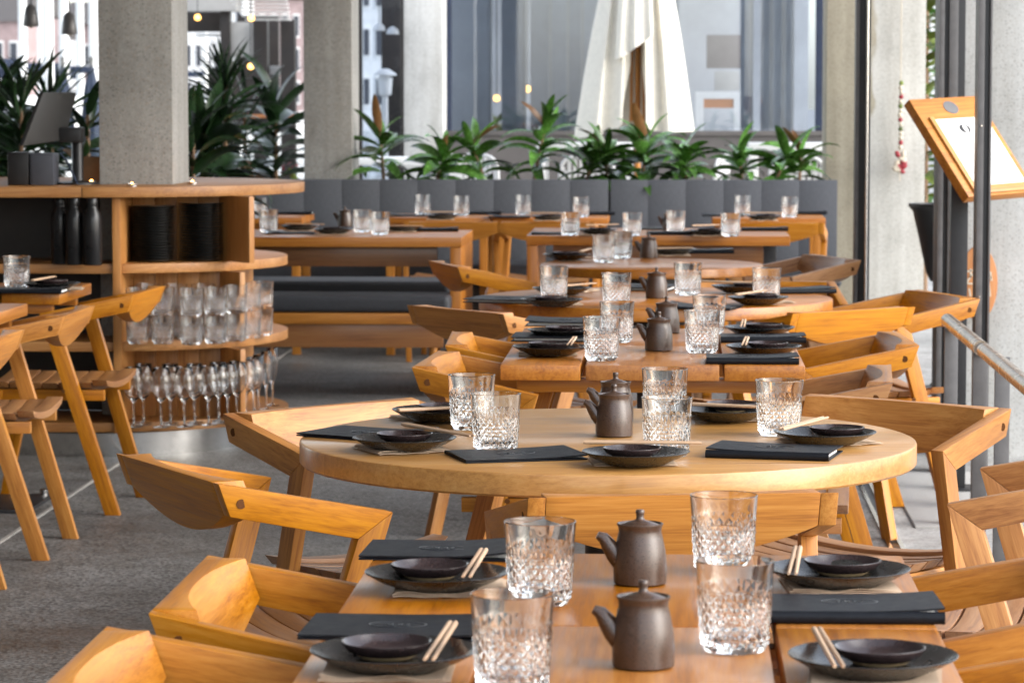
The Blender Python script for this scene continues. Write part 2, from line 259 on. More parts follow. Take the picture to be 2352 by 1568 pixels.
# ------------------------------------------------------------------ mesh builder
class MB:
    def __init__(s): s.v = []; s.f = []
    def add(s, vs, fs):
        o = len(s.v); s.v += [Vector(p) for p in vs]; s.f += [tuple(i + o for i in f) for f in fs]; return s
    def hexa(s, b, t):
        return s.add(list(b) + list(t), [(3, 2, 1, 0), (4, 5, 6, 7), (0, 1, 5, 4), (1, 2, 6, 5), (2, 3, 7, 6), (3, 0, 4, 7)])
    def box(s, x0, x1, y0, y1, z0, z1):
        return s.hexa([(x0, y0, z0), (x1, y0, z0), (x1, y1, z0), (x0, y1, z0)], [(x0, y0, z1), (x1, y0, z1), (x1, y1, z1), (x0, y1, z1)])
    def prism(s, poly, z0, z1):
        n = len(poly)
        return s.add([(x, y, z0) for x, y in poly] + [(x, y, z1) for x, y in poly],
                     [tuple(range(n - 1, -1, -1)), tuple(range(n, 2 * n))] + [(i, (i + 1) % n, n + (i + 1) % n, n + i) for i in range(n)])
    def lathe(s, prof, n=32, c=(0, 0, 0), closed=True):
        """prof: (radius, z) going up the outside and back down the inside; r=0 ends close to a pole"""
        rings = []
        o = len(s.v)
        for r, z in prof:
            if r < 1e-6: s.v.append(Vector((c[0], c[1], c[2] + z))); rings.append([len(s.v) - 1])
            else:
                ring = []
                for i in range(n):
                    a = 2 * math.pi * i / n
                    s.v.append(Vector((c[0] + r * math.cos(a), c[1] + r * math.sin(a), c[2] + z))); ring.append(len(s.v) - 1)
                rings.append(ring)
        for a, b in zip(rings, rings[1:]):
            if len(a) == 1 and len(b) == 1: continue
            for i in range(n):
                j = (i + 1) % n
                if len(a) == 1: s.f.append((a[0], b[j], b[i]))
                elif len(b) == 1: s.f.append((a[i], a[j], b[0]))
                else: s.f.append((a[i], a[j], b[j], b[i]))
        return s
    def tube(s, pts, rad, n=10, cap=True):
        pts = [Vector(p) for p in pts]
        if not isinstance(rad, (list, tuple)): rad = [rad] * len(pts)
        rings = []; up = None
        for k, p in enumerate(pts):
            t = (pts[min(k + 1, len(pts) - 1)] - pts[max(k - 1, 0)]).normalized()
            if up is None:
                up = Vector((0, 0, 1)) if abs(t.z) < 0.9 else Vector((0, 1, 0))
            x = t.cross(up).normalized(); up = x.cross(t).normalized()
            ring = []
            for i in range(n):
                a = 2 * math.pi * i / n
                s.v.append(p + (x * math.cos(a) + up * math.sin(a)) * rad[k]); ring.append(len(s.v) - 1)
            rings.append(ring)
        for a, b in zip(rings, rings[1:]):
            for i in range(n): j = (i + 1) % n; s.f.append((a[i], a[j], b[j], b[i]))
        if cap: s.f.append(tuple(reversed(rings[0]))); s.f.append(tuple(rings[-1]))
        return s
    def bar(s, p0, p1, wv, tv):
        """box beam from p0 to p1; wv, tv half-extent vectors of the section"""
        p0, p1, wv, tv = Vector(p0), Vector(p1), Vector(wv), Vector(tv)
        q = lambda p: [p - wv - tv, p + wv - tv, p + wv + tv, p - wv + tv]
        return s.hexa(q(p0), q(p1))
    def mesh(s, name, bevel=0.0, smooth=None, grain=None, seg=2):
        me = bpy.data.meshes.new(name)
        me.from_pydata([tuple(p) for p in s.v], [], s.f)
        bm = bmesh.new(); bm.from_mesh(me)
        bmesh.ops.recalc_face_normals(bm, faces=bm.faces)
        if bevel:
            ed = [e for e in bm.edges if len(e.link_faces) == 2 and e.calc_face_angle(0) > 0.5]
            bmesh.ops.bevel(bm, geom=ed, offset=bevel, segments=seg, affect='EDGES', profile=0.6, clamp_overlap=True)
        bm.to_mesh(me); bm.free()
        if smooth is not None:
            me.shade_smooth()
            if smooth < 180: me.set_sharp_from_angle(angle=R(smooth))
        elif bevel:
            me.shade_smooth(); me.set_sharp_from_angle(angle=R(40))
        if grain is not None:
            d = Vector(grain).normalized()
            h = Vector((0, 0, 1)) if abs(d.z) < 0.8 else Vector((1, 0, 0))
            b2 = d.cross(h).normalized(); c2 = d.cross(b2)
            at = me.attributes.new('gc', 'FLOAT_VECTOR', 'POINT')
            buf = []
            for v in me.vertices: buf += [v.co.dot(d), v.co.dot(b2), v.co.dot(c2)]
            at.data.foreach_set('vector', buf)
        return me
    def build(s, name, mat, parent=None, bevel=0.0, smooth=None, grain=None, seg=2):
        return link(name, s.mesh(name, bevel, smooth, grain, seg), mat, parent)

def link(name, me, mat=None, parent=None):
    if mat is not None and not me.materials: me.materials.append(M[mat])
    o = bpy.data.objects.new(name, me); COL.objects.link(o)
    if parent is not None: o.parent = parent
    return o
def tag(o, label, cat, group=None):
    o['label'] = label; o['category'] = cat
    if group: o['group'] = group
    return o
def struct(o): o['kind'] = 'structure'; return o
def thing(name, label, cat, loc=(0, 0, 0), rz=0.0, group=None):
    o = bpy.data.objects.new(name, None); COL.objects.link(o)
    o.empty_display_size = 0.05
    o.location = loc; o.rotation_euler = (0, 0, rz)
    return tag(o, label, cat, group)
def put(o, loc, rz=0.0):
    o.location = loc; o.rotation_euler = (0, 0, rz); return o
def copy_tree(o, parent=None):
    c = o.copy(); COL.objects.link(c)
    if parent is not None: c.parent = parent
    for ch in o.children: copy_tree(ch, c)
    return c
def tone(o, v, s=1.0):
    o.color = (v, s, 1, 1)
    for ch in o.children: tone(ch, v, s)

# ================================================================== the setting
struct(MB().box(-120, 120, -30, 400, -0.42, -0.402).build('quay_ground', 'ground'))
struct(MB().box(-9.0, 0.655, -6, 20.2, -0.30, 0.0).build('floor', 'floor'))
struct(MB().box(0.705, 9.0, -6, 34.0, -0.30, -0.004).build('outdoor_paving', 'paving'))
struct(MB().box(-7.0, -6.9, -7, 13.5, 0.0, 3.05).build('added_left_wall', 'dark_wall'))  # unseen wall, added to keep daylight off left-facing sides
struct(MB().box(-9.0, 0.655, 20.2, 34.0, -0.30, 0.15).build('terrace_paving', 'paving'))
struct(MB().box(-9.0, 0.75, 3.2, 19.6, 3.05, 3.35).build('ceiling', 'ceiling'))
struct(MB().box(-9.0, -3.0, -7, 3.18, 3.05, 3.35).build('added_left_ceiling', 'ceiling'))  # unseen slab, added to shade the outer backs of the left chairs
struct(MB().box(-6.9, -3.4, -7, -6.9, 0.0, 3.05).build('added_rear_wall', 'dark_wall'))  # unseen wall, added to block light from the left behind the camera
# saw-cut joint in the floor
struct(MB().box(-2.112, -2.098, -2, 20.0, -0.01, 0.003).build('floor_joint', 'grout'))
struct(MB().box(-9, 0.655, 6.83, 6.838, -0.01, 0.002).build('floor_joint', 'floor'))

# door track between floor and paving
t = thing('door_track', 'thin black metal door track let into the floor beside the pale paving', 'door track', (0.68, 9, 0))
MB().box(-0.025, -0.012, -13, 10, -0.05, 0.005).build('track_edge', 'bright_steel', t)
MB().box(0.012, 0.025, -13, 10, -0.05, 0.005).build('track_edge', 'bright_steel', t)
MB().box(-0.012, 0.012, -13, 10, -0.05, -0.006).build('groove', 'black_steel', t)

# drain grate in the paving
t = thing('drain_grate', 'slotted metal drain grate in the pale paving near the railing', 'drain grate', (0.93, 11.0, 0))
MB().box(-0.16, 0.16, -0.75, 0.75, -0.05, -0.0015).build('tray', 'black_steel', t)
gm = MB().box(-0.155, 0.155, -0.0125, 0.0125, -0.004, 0.004).mesh('grate_bar', 0.002)
for k in range(44):
    o = link('grate_bar', gm, 'strip', t); o.location = (0, -0.74 + k * 0.0345, 0)

# concrete columns and piers
def column(x0, x1, y0, y1, z1, mat, label):
    o = MB().box(x0, x1, y0, y1, -0.3, z1).build('concrete_column', mat, bevel=0.006)
    return tag(o, label, 'column', 'board-marked concrete columns')
column(-2.274, -1.982, 12.45, 12.86, 3.05, 'column', 'speckled concrete column rising through the wooden service counter')
column(-2.153, -1.873, 18.32, 18.73, 3.05, 'column', 'dark concrete column behind the left end of the grey banquette')
column(-2.06, -1.765, 24.0, 24.4, 3.4, 'pier2', 'pale concrete column at the left edge of the big window')
column(0.885, 1.47, 19.0, 19.5, 3.4, 'pier', 'water-stained concrete pier behind the black door post, string of beads hanging on it')
column(1.10, 2.3, 12.3, 12.9, 3.4, 'pier2', 'broad pale concrete pier at the right edge behind the menu stand')

# black door posts on the right
def post(name, x0, x1, y, label, strip, dep=0.05):
    t = thing(name, label, 'door post', ((x0 + x1) / 2, y, 0)); h = (x1 - x0) / 2
    MB().box(-h, h, -dep, dep, 0.0, 3.05).build('post_body', 'black_steel', t, bevel=0.003)
    for a, b, m in strip:
        MB().box(-h + a * 2 * h, -h + b * 2 * h, -dep - 0.012, -dep + 0.004, 0.0, 3.04).build('edge_profile', m, t, bevel=0.0015)
    return t
t = post('door_post', 0.749, 0.812, 13.5, 'slim black door post with a steel bolt rod, left of the stained pier', [(0.0, 0.22, 'grey_steel'), (0.66, 0.88, 'grey_steel')])
MB().tube([(0.016, -0.066, 0.3), (0.016, -0.066, 3.0)], 0.006, 8).build('bolt_rod', 'bright_steel', t, smooth=60)
MB().lathe([(0, -0.016), (0.011, -0.012), (0.014, 0), (0.011, 0.012), (0, 0.016)], 12, (0.016, -0.066, 0.42)).build('bolt_knob', 'bright_steel', t, smooth=60)
t = post('door_post', 0.954, 1.05, 11.8, 'wide black double door post behind the wooden menu stand', [(0.0, 0.2, 'grey_steel'), (0.38, 0.72, 'grey_steel')], dep=0.09)
t = post('door_post', 1.001, 1.048, 10.75, 'grey and black door post in front of the menu stand board', [(0.0, 0.46, 'grey_steel'), (0.84, 1.0, 'grey_steel')])
for z in (0.72, 1.29):
    MB().lathe([(0, -0.004), (0.005, -0.003), (0.005, 0), (0, 0.002)], 10, (-0.012, -0.066, z)).build('screw', 'bright_steel', t, smooth=60)

# handrail
t = thing('handrail', 'worn steel tube handrail on flat grey uprights beside the right-hand chairs', 'handrail', (0.812, 8.5, 0))
MB().tube([(0, 0.0, 0.718), (0, 1.05, 0.718)], 0.021, 20).build('rail_tube', 'rail_steel', t, smooth=50)
MB().tube([(0.004, -0.06, 0.716), (0.004, -2.4, 0.716)], 0.021, 20).build('rail_tube', 'rail_steel', t, smooth=50)
MB().tube([(0, -0.0025, 0.718), (0, -0.0005, 0.718)], 0.014, 16).build('tube_end_cap', 'grey_steel', t)
for yy, xx in ((0.02, 0.0), (0.92, 0.0), (-0.12, 0.045)):
    MB().box(xx - 0.02, xx + 0.02, yy - 0.006, yy + 0.006, -0.01, 0.705).build('upright', 'grey_steel', t, bevel=0.002)

# ================================================================== chairs
def chair_meshes():
    zb, wb, LL, zf = 0.735, 0.26, 0.31, 0.673
    A, B, C_ = 0.2417, 0.110, 0.0249
    ox = lambda y, z: A + B * y + C_ * z
    th = 0.03
    # side profile (y,z)
    ah = 0.056
    d_arm = Vector((LL, zf - zb)).normalized(); n_arm = Vector((d_arm.y, -d_arm.x))   # pointing down
    ft, ff = Vector((LL, zf)), Vector((0.105, 0.0))
    d_leg = (ff - ft).normalized(); n_leg = Vector((d_leg.y, -d_leg.x))               # pointing back
    if n_leg.x > 0: n_leg = -n_leg
    if n_arm.y > 0: n_arm = -n_arm
    p1 = Vector((0, zb)) + n_arm * ah; p2 = ft + n_leg * 0.047
    # intersection of p1 + s d_arm and p2 + t d_leg
    den = d_arm.x * d_leg.y - d_arm.y * d_leg.x
    s_ = ((p2.x - p1.x) * d_leg.y - (p2.y - p1.y) * d_leg.x) / den
    ic = p1 + d_arm * s_
    arm = [(0, zb), (0.021, p1.y - 0.003), (ic.x, ic.y), (ft.x, ft.y)]
    fr = p2 + d_leg * ((0 - p2.y) / d_leg.y)
    leg = [(ft.x, ft.y), (ic.x, ic.y), (fr.x, 0), (ff.x, 0)]
    out = []
    for sx in (-1, 1):
        for nm, poly, gr in (('arm', arm, (0, d_arm.x, d_arm.y)), ('leg', leg, (0, d_leg.x, d_leg.y))):
            o_ = [(sx * ox(y, z), y, z) for y, z in poly]; i_ = [(sx * (ox(y, z) - th), y, z) for y, z in poly]
            b = MB(); b.hexa(o_, i_)
            out.append((nm, b.mesh('chair_' + nm, 0.0022, grain=gr), 'teak', sx))
        b = MB(); y, z = 0.04, zb - 0.036
        x = sx * (ox(y, z) + 0.0006)
        b.tube([(x - sx * 0.004, y, z), (x, y, z)], 0.0085, 20)
        out.append(('plug', b.mesh('chair_plug'), 'plug', sx))
        b = MB(); y, z = 0.235, 0.415; x = sx * (ox(y, z) + 0.0006)
        b.tube([(x - sx * 0.004, y, z), (x, y, z)], 0.0065, 10)
        out.append(('leg_plug', b.mesh('chair_leg_plug'), 'plug', sx))
        # front leg
        b = MB(); b.hexa([(sx * 0.195 - 0.014, 0.545, 0), (sx * 0.195 + 0.014, 0.545, 0), (sx * 0.195 + 0.014, 0.575, 0), (sx * 0.195 - 0.014, 0.575, 0)],
                         [(sx * 0.195 - 0.017, 0.455, 0.412), (sx * 0.195 + 0.017, 0.455, 0.412), (sx * 0.195 + 0.017, 0.505, 0.412), (sx * 0.195 - 0.017, 0.505, 0.412)])
        out.append(('front_leg', b.mesh('chair_front_leg', 0.002, grain=(0, 0.2, -1)), 'teak', sx))
        b = MB().box(sx * 0.195 - 0.014, sx * 0.195 + 0.014, 0.115, 0.545, 0.378, 0.4135)
        out.append(('seat_rail', b.mesh('chair_seat_rail', 0.002, grain=(0, 1, 0)), 'teak', sx))
    # backrest: flat outside, scooped inside, belly below
    b = MB(); n = 20; hw = wb - th
    for i in range(n + 1):
        u = -1 + 2 * i / n; x = u * hw
        k = ox(0, zb) - th; x = u * k
        h = 0.108 - 0.050 * u * u; t_ = 0.058 - 0.035 * (1 - abs(u) ** 2.3)
        rt = 0.0; rb = 0.36 * h
        b.v += [Vector((x, rt, zb)), Vector((x, rb, zb - h)), Vector((x, rb + t_ * 0.9 + 0.006, zb - h)), Vector((x, rt + t_, zb))]
    for i in range(n):
        a = 4 * i; c = a + 4
        for j in range(4): b.f.append((a + j, a + (j + 1) % 4, c + (j + 1) % 4, c + j))
    b.f.append((3, 2, 1, 0)); b.f.append((4 * n, 4 * n + 1, 4 * n + 2, 4 * n + 3))
    out.append(('backrest', b.mesh('chair_backrest', 0.0018, smooth=32, grain=(1, 0, 0)), 'teak', 0))
    # slatted saddle seat
    for k in range(8):
        y0 = 0.10 + k * 0.056; y1 = y0 + 0.0505
        b = MB(); n = 8
        for i in range(n + 1):
            u = -1 + 2 * i / n; x = u * 0.232
            sag = 0.020 * (1 - u * u) + 0.006 * math.sin((k + 0.5) / 8 * math.pi)
            zt = 0.444 - sag + (0.006 if k == 0 else 0); zl = zt - 0.021
            e = 0.008 if i in (0, n) else 0
            b.v += [Vector((x, y0, zt)), Vector((x - u * 0.02, y0, zl)), Vector((x - u * 0.02, y1, zl)), Vector((x, y1, zt))]
        for i in range(n):
            a = 4 * i; c = a + 4
            for j in range(4): b.f.append((a + j, a + (j + 1) % 4, c + (j + 1) % 4, c + j))
        b.f.append((3, 2, 1, 0)); b.f.append((4 * n, 4 * n + 1, 4 * n + 2, 4 * n + 3))
        out.append(('seat_slat', b.mesh('chair_seat_slat', 0.0015, smooth=32, grain=(1, 0, 0)), 'teak', 0))
    return out
CH = chair_meshes()
def chair(x, y, rz, label, v=1.0, s=1.0):
    t = thing('dining_chair', label, 'chair', (x, y, 0), R(rz), 'slatted teak armchairs')
    last = {}
    for nm, me, mat, sx in CH:
        if nm == 'plug': o = link('plug', me, mat, last[('arm', sx)])
        elif nm == 'leg_plug': o = link('plug', me, mat, last[('leg', sx)])
        else:
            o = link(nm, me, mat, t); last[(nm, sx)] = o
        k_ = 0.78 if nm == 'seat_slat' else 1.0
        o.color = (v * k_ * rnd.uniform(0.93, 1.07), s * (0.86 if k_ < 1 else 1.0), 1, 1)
    return t
chair(-0.668, 4.225, -90, 'amber armchair on the left of the front plank tables, second from the camera', 1.04, 1.05)
chair(-0.703, 3.61, -90, 'amber armchair in the bottom left corner, nearest the camera', 1.02, 1.02)
chair(-0.90, 5.535, -60.6, 'armchair turned away in the aisle left of the round table, dark outer backrest', 0.97, 1.08)
chair(-0.755, 6.685, -134, 'pale armchair tucked behind the left edge of the large round table', 1.05, 0.95)
chair(0.015, 5.20, 11, 'armchair with its back to the camera at the front of the large round table', 1.05, 0.98)
chair(0.50, 6.85, 142, 'armchair with a white scratch inside its backrest, right of the large round table', 1.0, 0.95)
chair(0.838, 5.81, 78.7, 'pale armchair at the right edge of the photo, between front tables and railing', 1.12, 0.9)
chair(0.585, 4.36, 90, 'armchair on the right of the front plank tables, cut by the right frame', 1.02, 1.02)
chair(0.60, 3.62, 90, 'armchair in the bottom right corner, nearest the camera', 1.02, 1.04)
chair(-0.625, 7.89, -93, 'armchair left of the middle plank tables, nearer of the pair', 0.95, 1.03)
chair(-0.615, 8.56, -88, 'armchair left of the middle plank tables, farther of the pair', 0.94, 1.05)
chair(0.628, 8.636, 92.7, 'glossy amber armchair right of the middle plank tables, farther of the pair', 0.98, 1.08)
chair(0.511, 7.53, 86.6, 'dark brown armchair right of the middle plank tables, nearer of the pair', 0.72, 0.9)
chair(0.547, 9.743, 40.9, 'bright golden armchair showing its broad back, at right of second round table', 1.08, 1.12)
chair(0.90, 10.57, 108.5, 'golden armchair nearest the door posts and handrail', 1.06, 1.08)
chair(-0.682, 9.72, -51.2, 'armchair with very dark outer backrest left of the second round table', 0.92, 0.95)
chair(-0.912, 12.37, -73, 'armchair with orange arm standing before the end of the padded bench', 0.98, 1.15)
chair(0.65, 12.97, 109.7, 'light brown armchair right of the small round table', 0.9, 0.85)
chair(0.30, 11.27, 180, 'armchair facing the camera on the far side of second round table', 0.98, 1.05)
chair(-1.16, 16.45, 0, 'far armchair tucked under the banquette table left of centre', 0.95, 1.0)
chair(-0.68, 16.45, 0, 'far armchair tucked under the middle banquette table', 0.95, 1.0)
chair(0.50, 16.42, 0, 'far armchair tucked under the rightmost banquette table', 1.0, 1.05)
chair(-1.775, 10.64, 87.3, 'armchair beside the service counter, farthest of the left aisle chairs', 0.9, 1.05)
chair(-1.82, 9.61, 90, 'armchair in the middle of the three left aisle chairs', 0.92, 0.98)
chair(-1.83, 8.58, 90, 'armchair cut by the left frame, nearest of the left aisle chairs', 0.95, 0.97)

# ================================================================== tables
def plank_table(x0, x1, y0, y1, label, nplank=3, v=1.0, legs='pedestal', along='y'):
    cx, cyy = (x0 + x1) / 2, (y0 + y1) / 2
    t = thing('plank_table', label, 'table', (cx, cyy, 0), 0, 'teak plank tables')
    hx, hy = (x1 - x0) / 2, (y1 - y0) / 2
    ws = {3: (0.275, 0.45, 0.275), 4: (0.25,) * 4}[nplank]
    p = -hx
    for k in range(nplank):
        wd = ws[k] * 2 * hx - 0.008
        o = MB().box(p, p + wd, -hy, hy, 0.702, 0.74).build('plank', 'teak_red', t, bevel=0.0035, grain=(0, 1, 0.02))
        o.color = (v * rnd.uniform(0.9, 1.1), rnd.uniform(0.95, 1.05), 1, 1); p += wd + 0.012
    for yy in (-hy * 0.72, hy * 0.72):
        MB().box(-hx * 0.9, hx * 0.9, yy - 0.022, yy + 0.022, 0.668, 0.7015).build('cross_rail', 'teak_red', t, bevel=0.003, grain=(1, 0, 0))
    MB().box(-0.04, 0.04, -0.04, 0.04, 0.012, 0.668).build('pedestal', 'black_steel', t, bevel=0.003)
    MB().box(-0.24, 0.24, -0.22, 0.22, 0.0, 0.012).build('base_plate', 'black_steel', t, bevel=0.003)
    for ax, ay in ((-0.21, -0.19), (0.21, -0.19), (-0.21, 0.19), (0.21, 0.19)):
        MB().lathe([(0, 0.011), (0.014, 0.012), (0.014, 0.03), (0, 0.034)], 10, (ax, ay, 0)).build('levelling_knob', 'bright_steel', t, smooth=60)
    return t
plank_table(-0.425, 0.321, 3.255, 3.868, 'front plank table cut by the bottom edge of the photo', v=1.0)
plank_table(-0.425, 0.321, 3.874, 4.49, 'plank table joined behind the frontmost one, with two sauce jugs', v=1.0)
plank_table(-0.425, 0.311, 7.655, 8.262, 'middle plank table behind the large round table, nearer half', v=1.0)
plank_table(-0.425, 0.311, 8.268, 8.88, 'middle plank table, farther half behind the nearer jug', v=0.98)
plank_table(-2.76, -2.03, 10.36, 10.94, 'plank table at left with a tumbler, in front of the service counter', v=0.85)
plank_table(-2.76, -2.03, 9.26, 9.85, 'plank table at the left edge, nearest of the left tables', v=0.9)

def round_table(cx, cyy, rad, nb, thick, label, mat='teak_table', v=1.0, rz=0.0):
    t = thing('round_table', label, 'table', (cx, cyy, 0), R(rz), 'round teak tables')
    ztop = 0.74; zb_ = ztop - thick
    for k in range(nb):
        y0 = -rad + 2 * rad * k / nb; y1 = -rad + 2 * rad * (k + 1) / nb
        ymid = []
        ns = 14
        rows = []
        for j in range(ns + 1):
            f = j / ns
            # angles between the two chords, on the right side
            a0 = math.asin(max(-1, min(1, y0 / rad))); a1 = math.asin(max(-1, min(1, y1 / rad)))
            a = a0 + (a1 - a0) * f
            rows.append(a)
        b = MB()
        def ring(r, z):
            pts = [(r * math.cos(a), r * math.sin(a), z) for a in rows] + [(-r * math.cos(a), r * math.sin(a), z) for a in reversed(rows)]
            # keep the straight seams where they are when the rim is chamfered
            fx = []
            for i, (x, y, z_) in enumerate(pts):
                aa = rows[i] if i < len(rows) else rows[2 * len(rows) - 1 - i]
                yy = max(y0, min(y1, y))
                if i in (0, 2 * len(rows) - 1) and k > 0: yy = y0
                if i in (len(rows) - 1, len(rows)) and k < nb - 1: yy = y1
                fx.append((x, yy, z_))
            return fx
        rs = [ring(rad - 0.004, zb_), ring(rad, zb_ + 0.004), ring(rad, ztop - 0.005), ring(rad - 0.0015, ztop - 0.0015), ring(rad - 0.005, ztop)]
        n = len(rs[0]); o = 0
        for r_ in rs: b.v += [Vector(p) for p in r_]
        for q in range(len(rs) - 1):
            for i in range(n): j = (i + 1) % n; b.f.append((q * n + i, q * n + j, (q + 1) * n + j, (q + 1) * n + i))
        b.f.append(tuple(range(n - 1, -1, -1))); b.f.append(tuple(range((len(rs) - 1) * n, len(rs) * n)))
        me = b.mesh('tabletop_board', smooth=30, grain=(1, 0.03, 0.05))
        ob = link('tabletop_board', me, mat, t); ob.color = (v * rnd.uniform(0.93, 1.07), rnd.uniform(0.95, 1.04), 1, 1)
    MB().lathe([(0.0, 0.66), (0.16, 0.66), (0.16, zb_ - 0.001), (0, zb_ - 0.001)], 24).build('mounting_plate', 'black_steel', t, smooth=40)
    MB().lathe([(0.042, 0.015), (0.042, 0.66)], 20).build('pedestal', 'black_steel', t, smooth=60)
    MB().lathe([(0, 0), (0.30, 0), (0.30, 0.012), (0.05, 0.02), (0, 0.02)], 36).build('base_plate', 'black_steel', t, smooth=30)
    return t
round_table(-0.13, 6.02, 0.585, 7, 0.043, 'large round wooden table in the middle of the picture', v=0.95, rz=4)
round_table(-0.067, 10.25, 0.57, 6, 0.04, 'second round table behind the middle plank tables', 'teak_red', v=1.02)
round_table(-0.096, 12.30, 0.43, 5, 0.036, 'small round table in front of the long table', 'teak_red', v=1.0)

def long_table(x0, x1, y0, y1, label, left_leg, right_leg, nb=4):
    t = thing('long_table', label, 'table', ((x0 + x1) / 2, (y0 + y1) / 2, 0), 0, 'long teak tables')
    hx, hy = (x1 - x0) / 2, (y1 - y0) / 2
    for k in range(nb):
        a = -hy + 2 * hy * k / nb; b_ = -hy + 2 * hy * (k + 1) / nb - 0.003
        o = MB().box(-hx, hx, a, b_, 0.695, 0.74).build('plank', 'teak_red', t, bevel=0.0025, grain=(1, 0, 0)); o.color = (rnd.uniform(0.85, 1.0), 1, 1, 1)
    MB().box(-hx + 0.12, hx - 0.12, -hy + 0.10, -hy + 0.13, 0.60, 0.693).build('apron', 'teak_red', t, bevel=0.002, grain=(1, 0, 0)).color = (0.5, 0.9, 1, 1)  # shade under the tabletop is put into the apron's darker colour
    for side, kind in ((-1, left_leg), (1, right_leg)):
        if kind == 'panel':
            xa, xb = (-hx, -hx + 0.055) if side < 0 else (hx - 0.055, hx)
            MB().box(xa + 0.002, xb - 0.002, -hy + 0.001, hy - 0.005, 0.0, 0.693).build('end_panel', 'teak_red', t, bevel=0.003, grain=(0, 0, 1))
        elif kind == 'steel':
            xa = side * (hx - 0.10)
            MB().box(xa - 0.06, xa + 0.06, -hy + 0.16, -hy + 0.22, 0.0, 0.60).build('steel_leg', 'black_steel', t, bevel=0.003)
            MB().box(xa - 0.06, xa + 0.06, hy - 0.22, hy - 0.16, 0.0, 0.69).build('steel_leg', 'black_steel', t, bevel=0.003)
    return t
long_table(-2.62, -0.985, 14.55, 15.37, 'long table above the padded bench, right of the service counter', 'steel', 'panel')
long_table(-0.697, 0.525, 14.76, 15.65, 'long table behind the small round table, four tumblers on it', 'panel', 'steel')
def small_table(x0, x1, y0, y1, label):
    t = thing('small_table', label, 'table', ((x0 + x1) / 2, (y0 + y1) / 2, 0), 0, 'small banquette tables')
    hx, hy = (x1 - x0) / 2, (y1 - y0) / 2
    for k in range(3):
        a = -hy + 2 * hy * k / 3
        MB().box(-hx, hx, a, a + 2 * hy / 3 - 0.003, 0.704, 0.74).build('plank', 'teak_red', t, bevel=0.002, grain=(1, 0, 0))
    for sx in (-1, 1):
        for sy in (-1, 1):
            MB().box(sx * (hx - 0.04) - 0.022, sx * (hx - 0.04) + 0.022, sy * (hy - 0.06) - 0.022, sy * (hy - 0.06) + 0.022, 0, 0.703).build('leg', 'teak', t, bevel=0.002, grain=(0, 0, 1))
    MB().box(-hx + 0.065, hx - 0.065, -hy + 0.05, -hy + 0.075, 0.645, 0.7035).build('apron', 'teak_red', t, bevel=0.002, grain=(1, 0, 0))
    return t
small_table(-1.572, -0.99, 16.92, 17.5, 'small table at the grey banquette, left of centre')
small_table(-0.978, -0.365, 16.92, 17.5, 'small table at the grey banquette, in front of the seam')
small_table(0.19, 0.79, 16.92, 17.5, 'small table at the right end of the grey banquette')
small_table(-2.62, -2.0, 16.92, 17.5, 'small table at the grey banquette, half hidden by the service counter')

# padded benches
def bench(x0, x1, y0, y1, label, z=0.48):
    t = thing('padded_bench', label, 'bench', ((x0 + x1) / 2, (y0 + y1) / 2, 0), 0, 'padded benches at the long table')
    hx, hy = (x1 - x0) / 2, (y1 - y0) / 2
    MB().box(-hx, hx, -hy, hy, z - 0.075, z).build('cushion', 'cushion', t, bevel=0.026, seg=4)
    MB().box(-hx + 0.004, hx - 0.004, -hy + 0.002, hy - 0.002, z - 0.127, z - 0.077).build('seat_board', 'teak', t, bevel=0.003, grain=(1, 0, 0))
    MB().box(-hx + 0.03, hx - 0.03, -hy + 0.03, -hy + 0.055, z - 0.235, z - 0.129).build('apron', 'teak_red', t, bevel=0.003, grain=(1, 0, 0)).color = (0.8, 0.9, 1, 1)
    for sx in (-1, 1):
        for sy in (-1, 1):
            MB().lathe([(0.014, 0), (0.022, z - 0.128), ], 12, (sx * (hx - 0.08), sy * (hy - 0.08), 0)).build('leg', 'teak', t, smooth=60, grain=(0, 0, 1))
    return t
bench(-2.45, -1.03, 14.36, 14.74, 'padded bench with dark cushion along the front of the left long table')
bench(-2.35, -1.12, 15.52, 15.95, 'padded bench with dark cushion on the far side of left long table')

# banquette
def banquette(x0, x1, n, label):
    t = thing('banquette', label, 'banquette', ((x0 + x1) / 2, 18.0, 0), 0, 'grey upholstered banquettes')
    hx = (x1 - x0) / 2; wd = 2 * hx / n
    me = MB().box(0.0004, wd - 0.0004, 0, 0.11, 0.44, 0.912).mesh('back_panel', 0.0016, seg=2)
    for k in range(n):
        o = link('back_panel', me, 'fabric', t); o.location = (-hx + k * wd, 0, 0)
    MB().box(-hx + 0.002, hx - 0.002, 0.03, 0.105, 0.05, 0.895).build('back_board', 'dark_wall', t)
    MB().box(-hx, hx, -0.56, -0.004, 0.34, 0.46).build('seat_cushion', 'cushion', t, bevel=0.03, seg=4)
    MB().box(-hx + 0.02, hx - 0.02, -0.50, 0.02, 0.0, 0.338).build('plinth', 'dark_wall', t)
    return t
banquette(-2.55, -0.386, 10, 'longer left section of the grey channelled banquette')
banquette(-0.374, 0.905, 6, 'right section of the grey channelled banquette')
o = MB().box(-1.86, 0.9, 18.13, 18.6, 0.0, 0.84).build('planter', 'dark_wall', bevel=0.01)
t = thing('long_planter', 'long dark planter box behind the grey banquette holding leafy plants', 'planter', (0, 18.13, 0))
o.parent = t; o.name = 'planter_box'; o.location = (0, -18.13, 0)
MB().box(-1.84, 0.87, 0.03, 0.44, 0.83, 0.846).build('soil', 'soil', t)

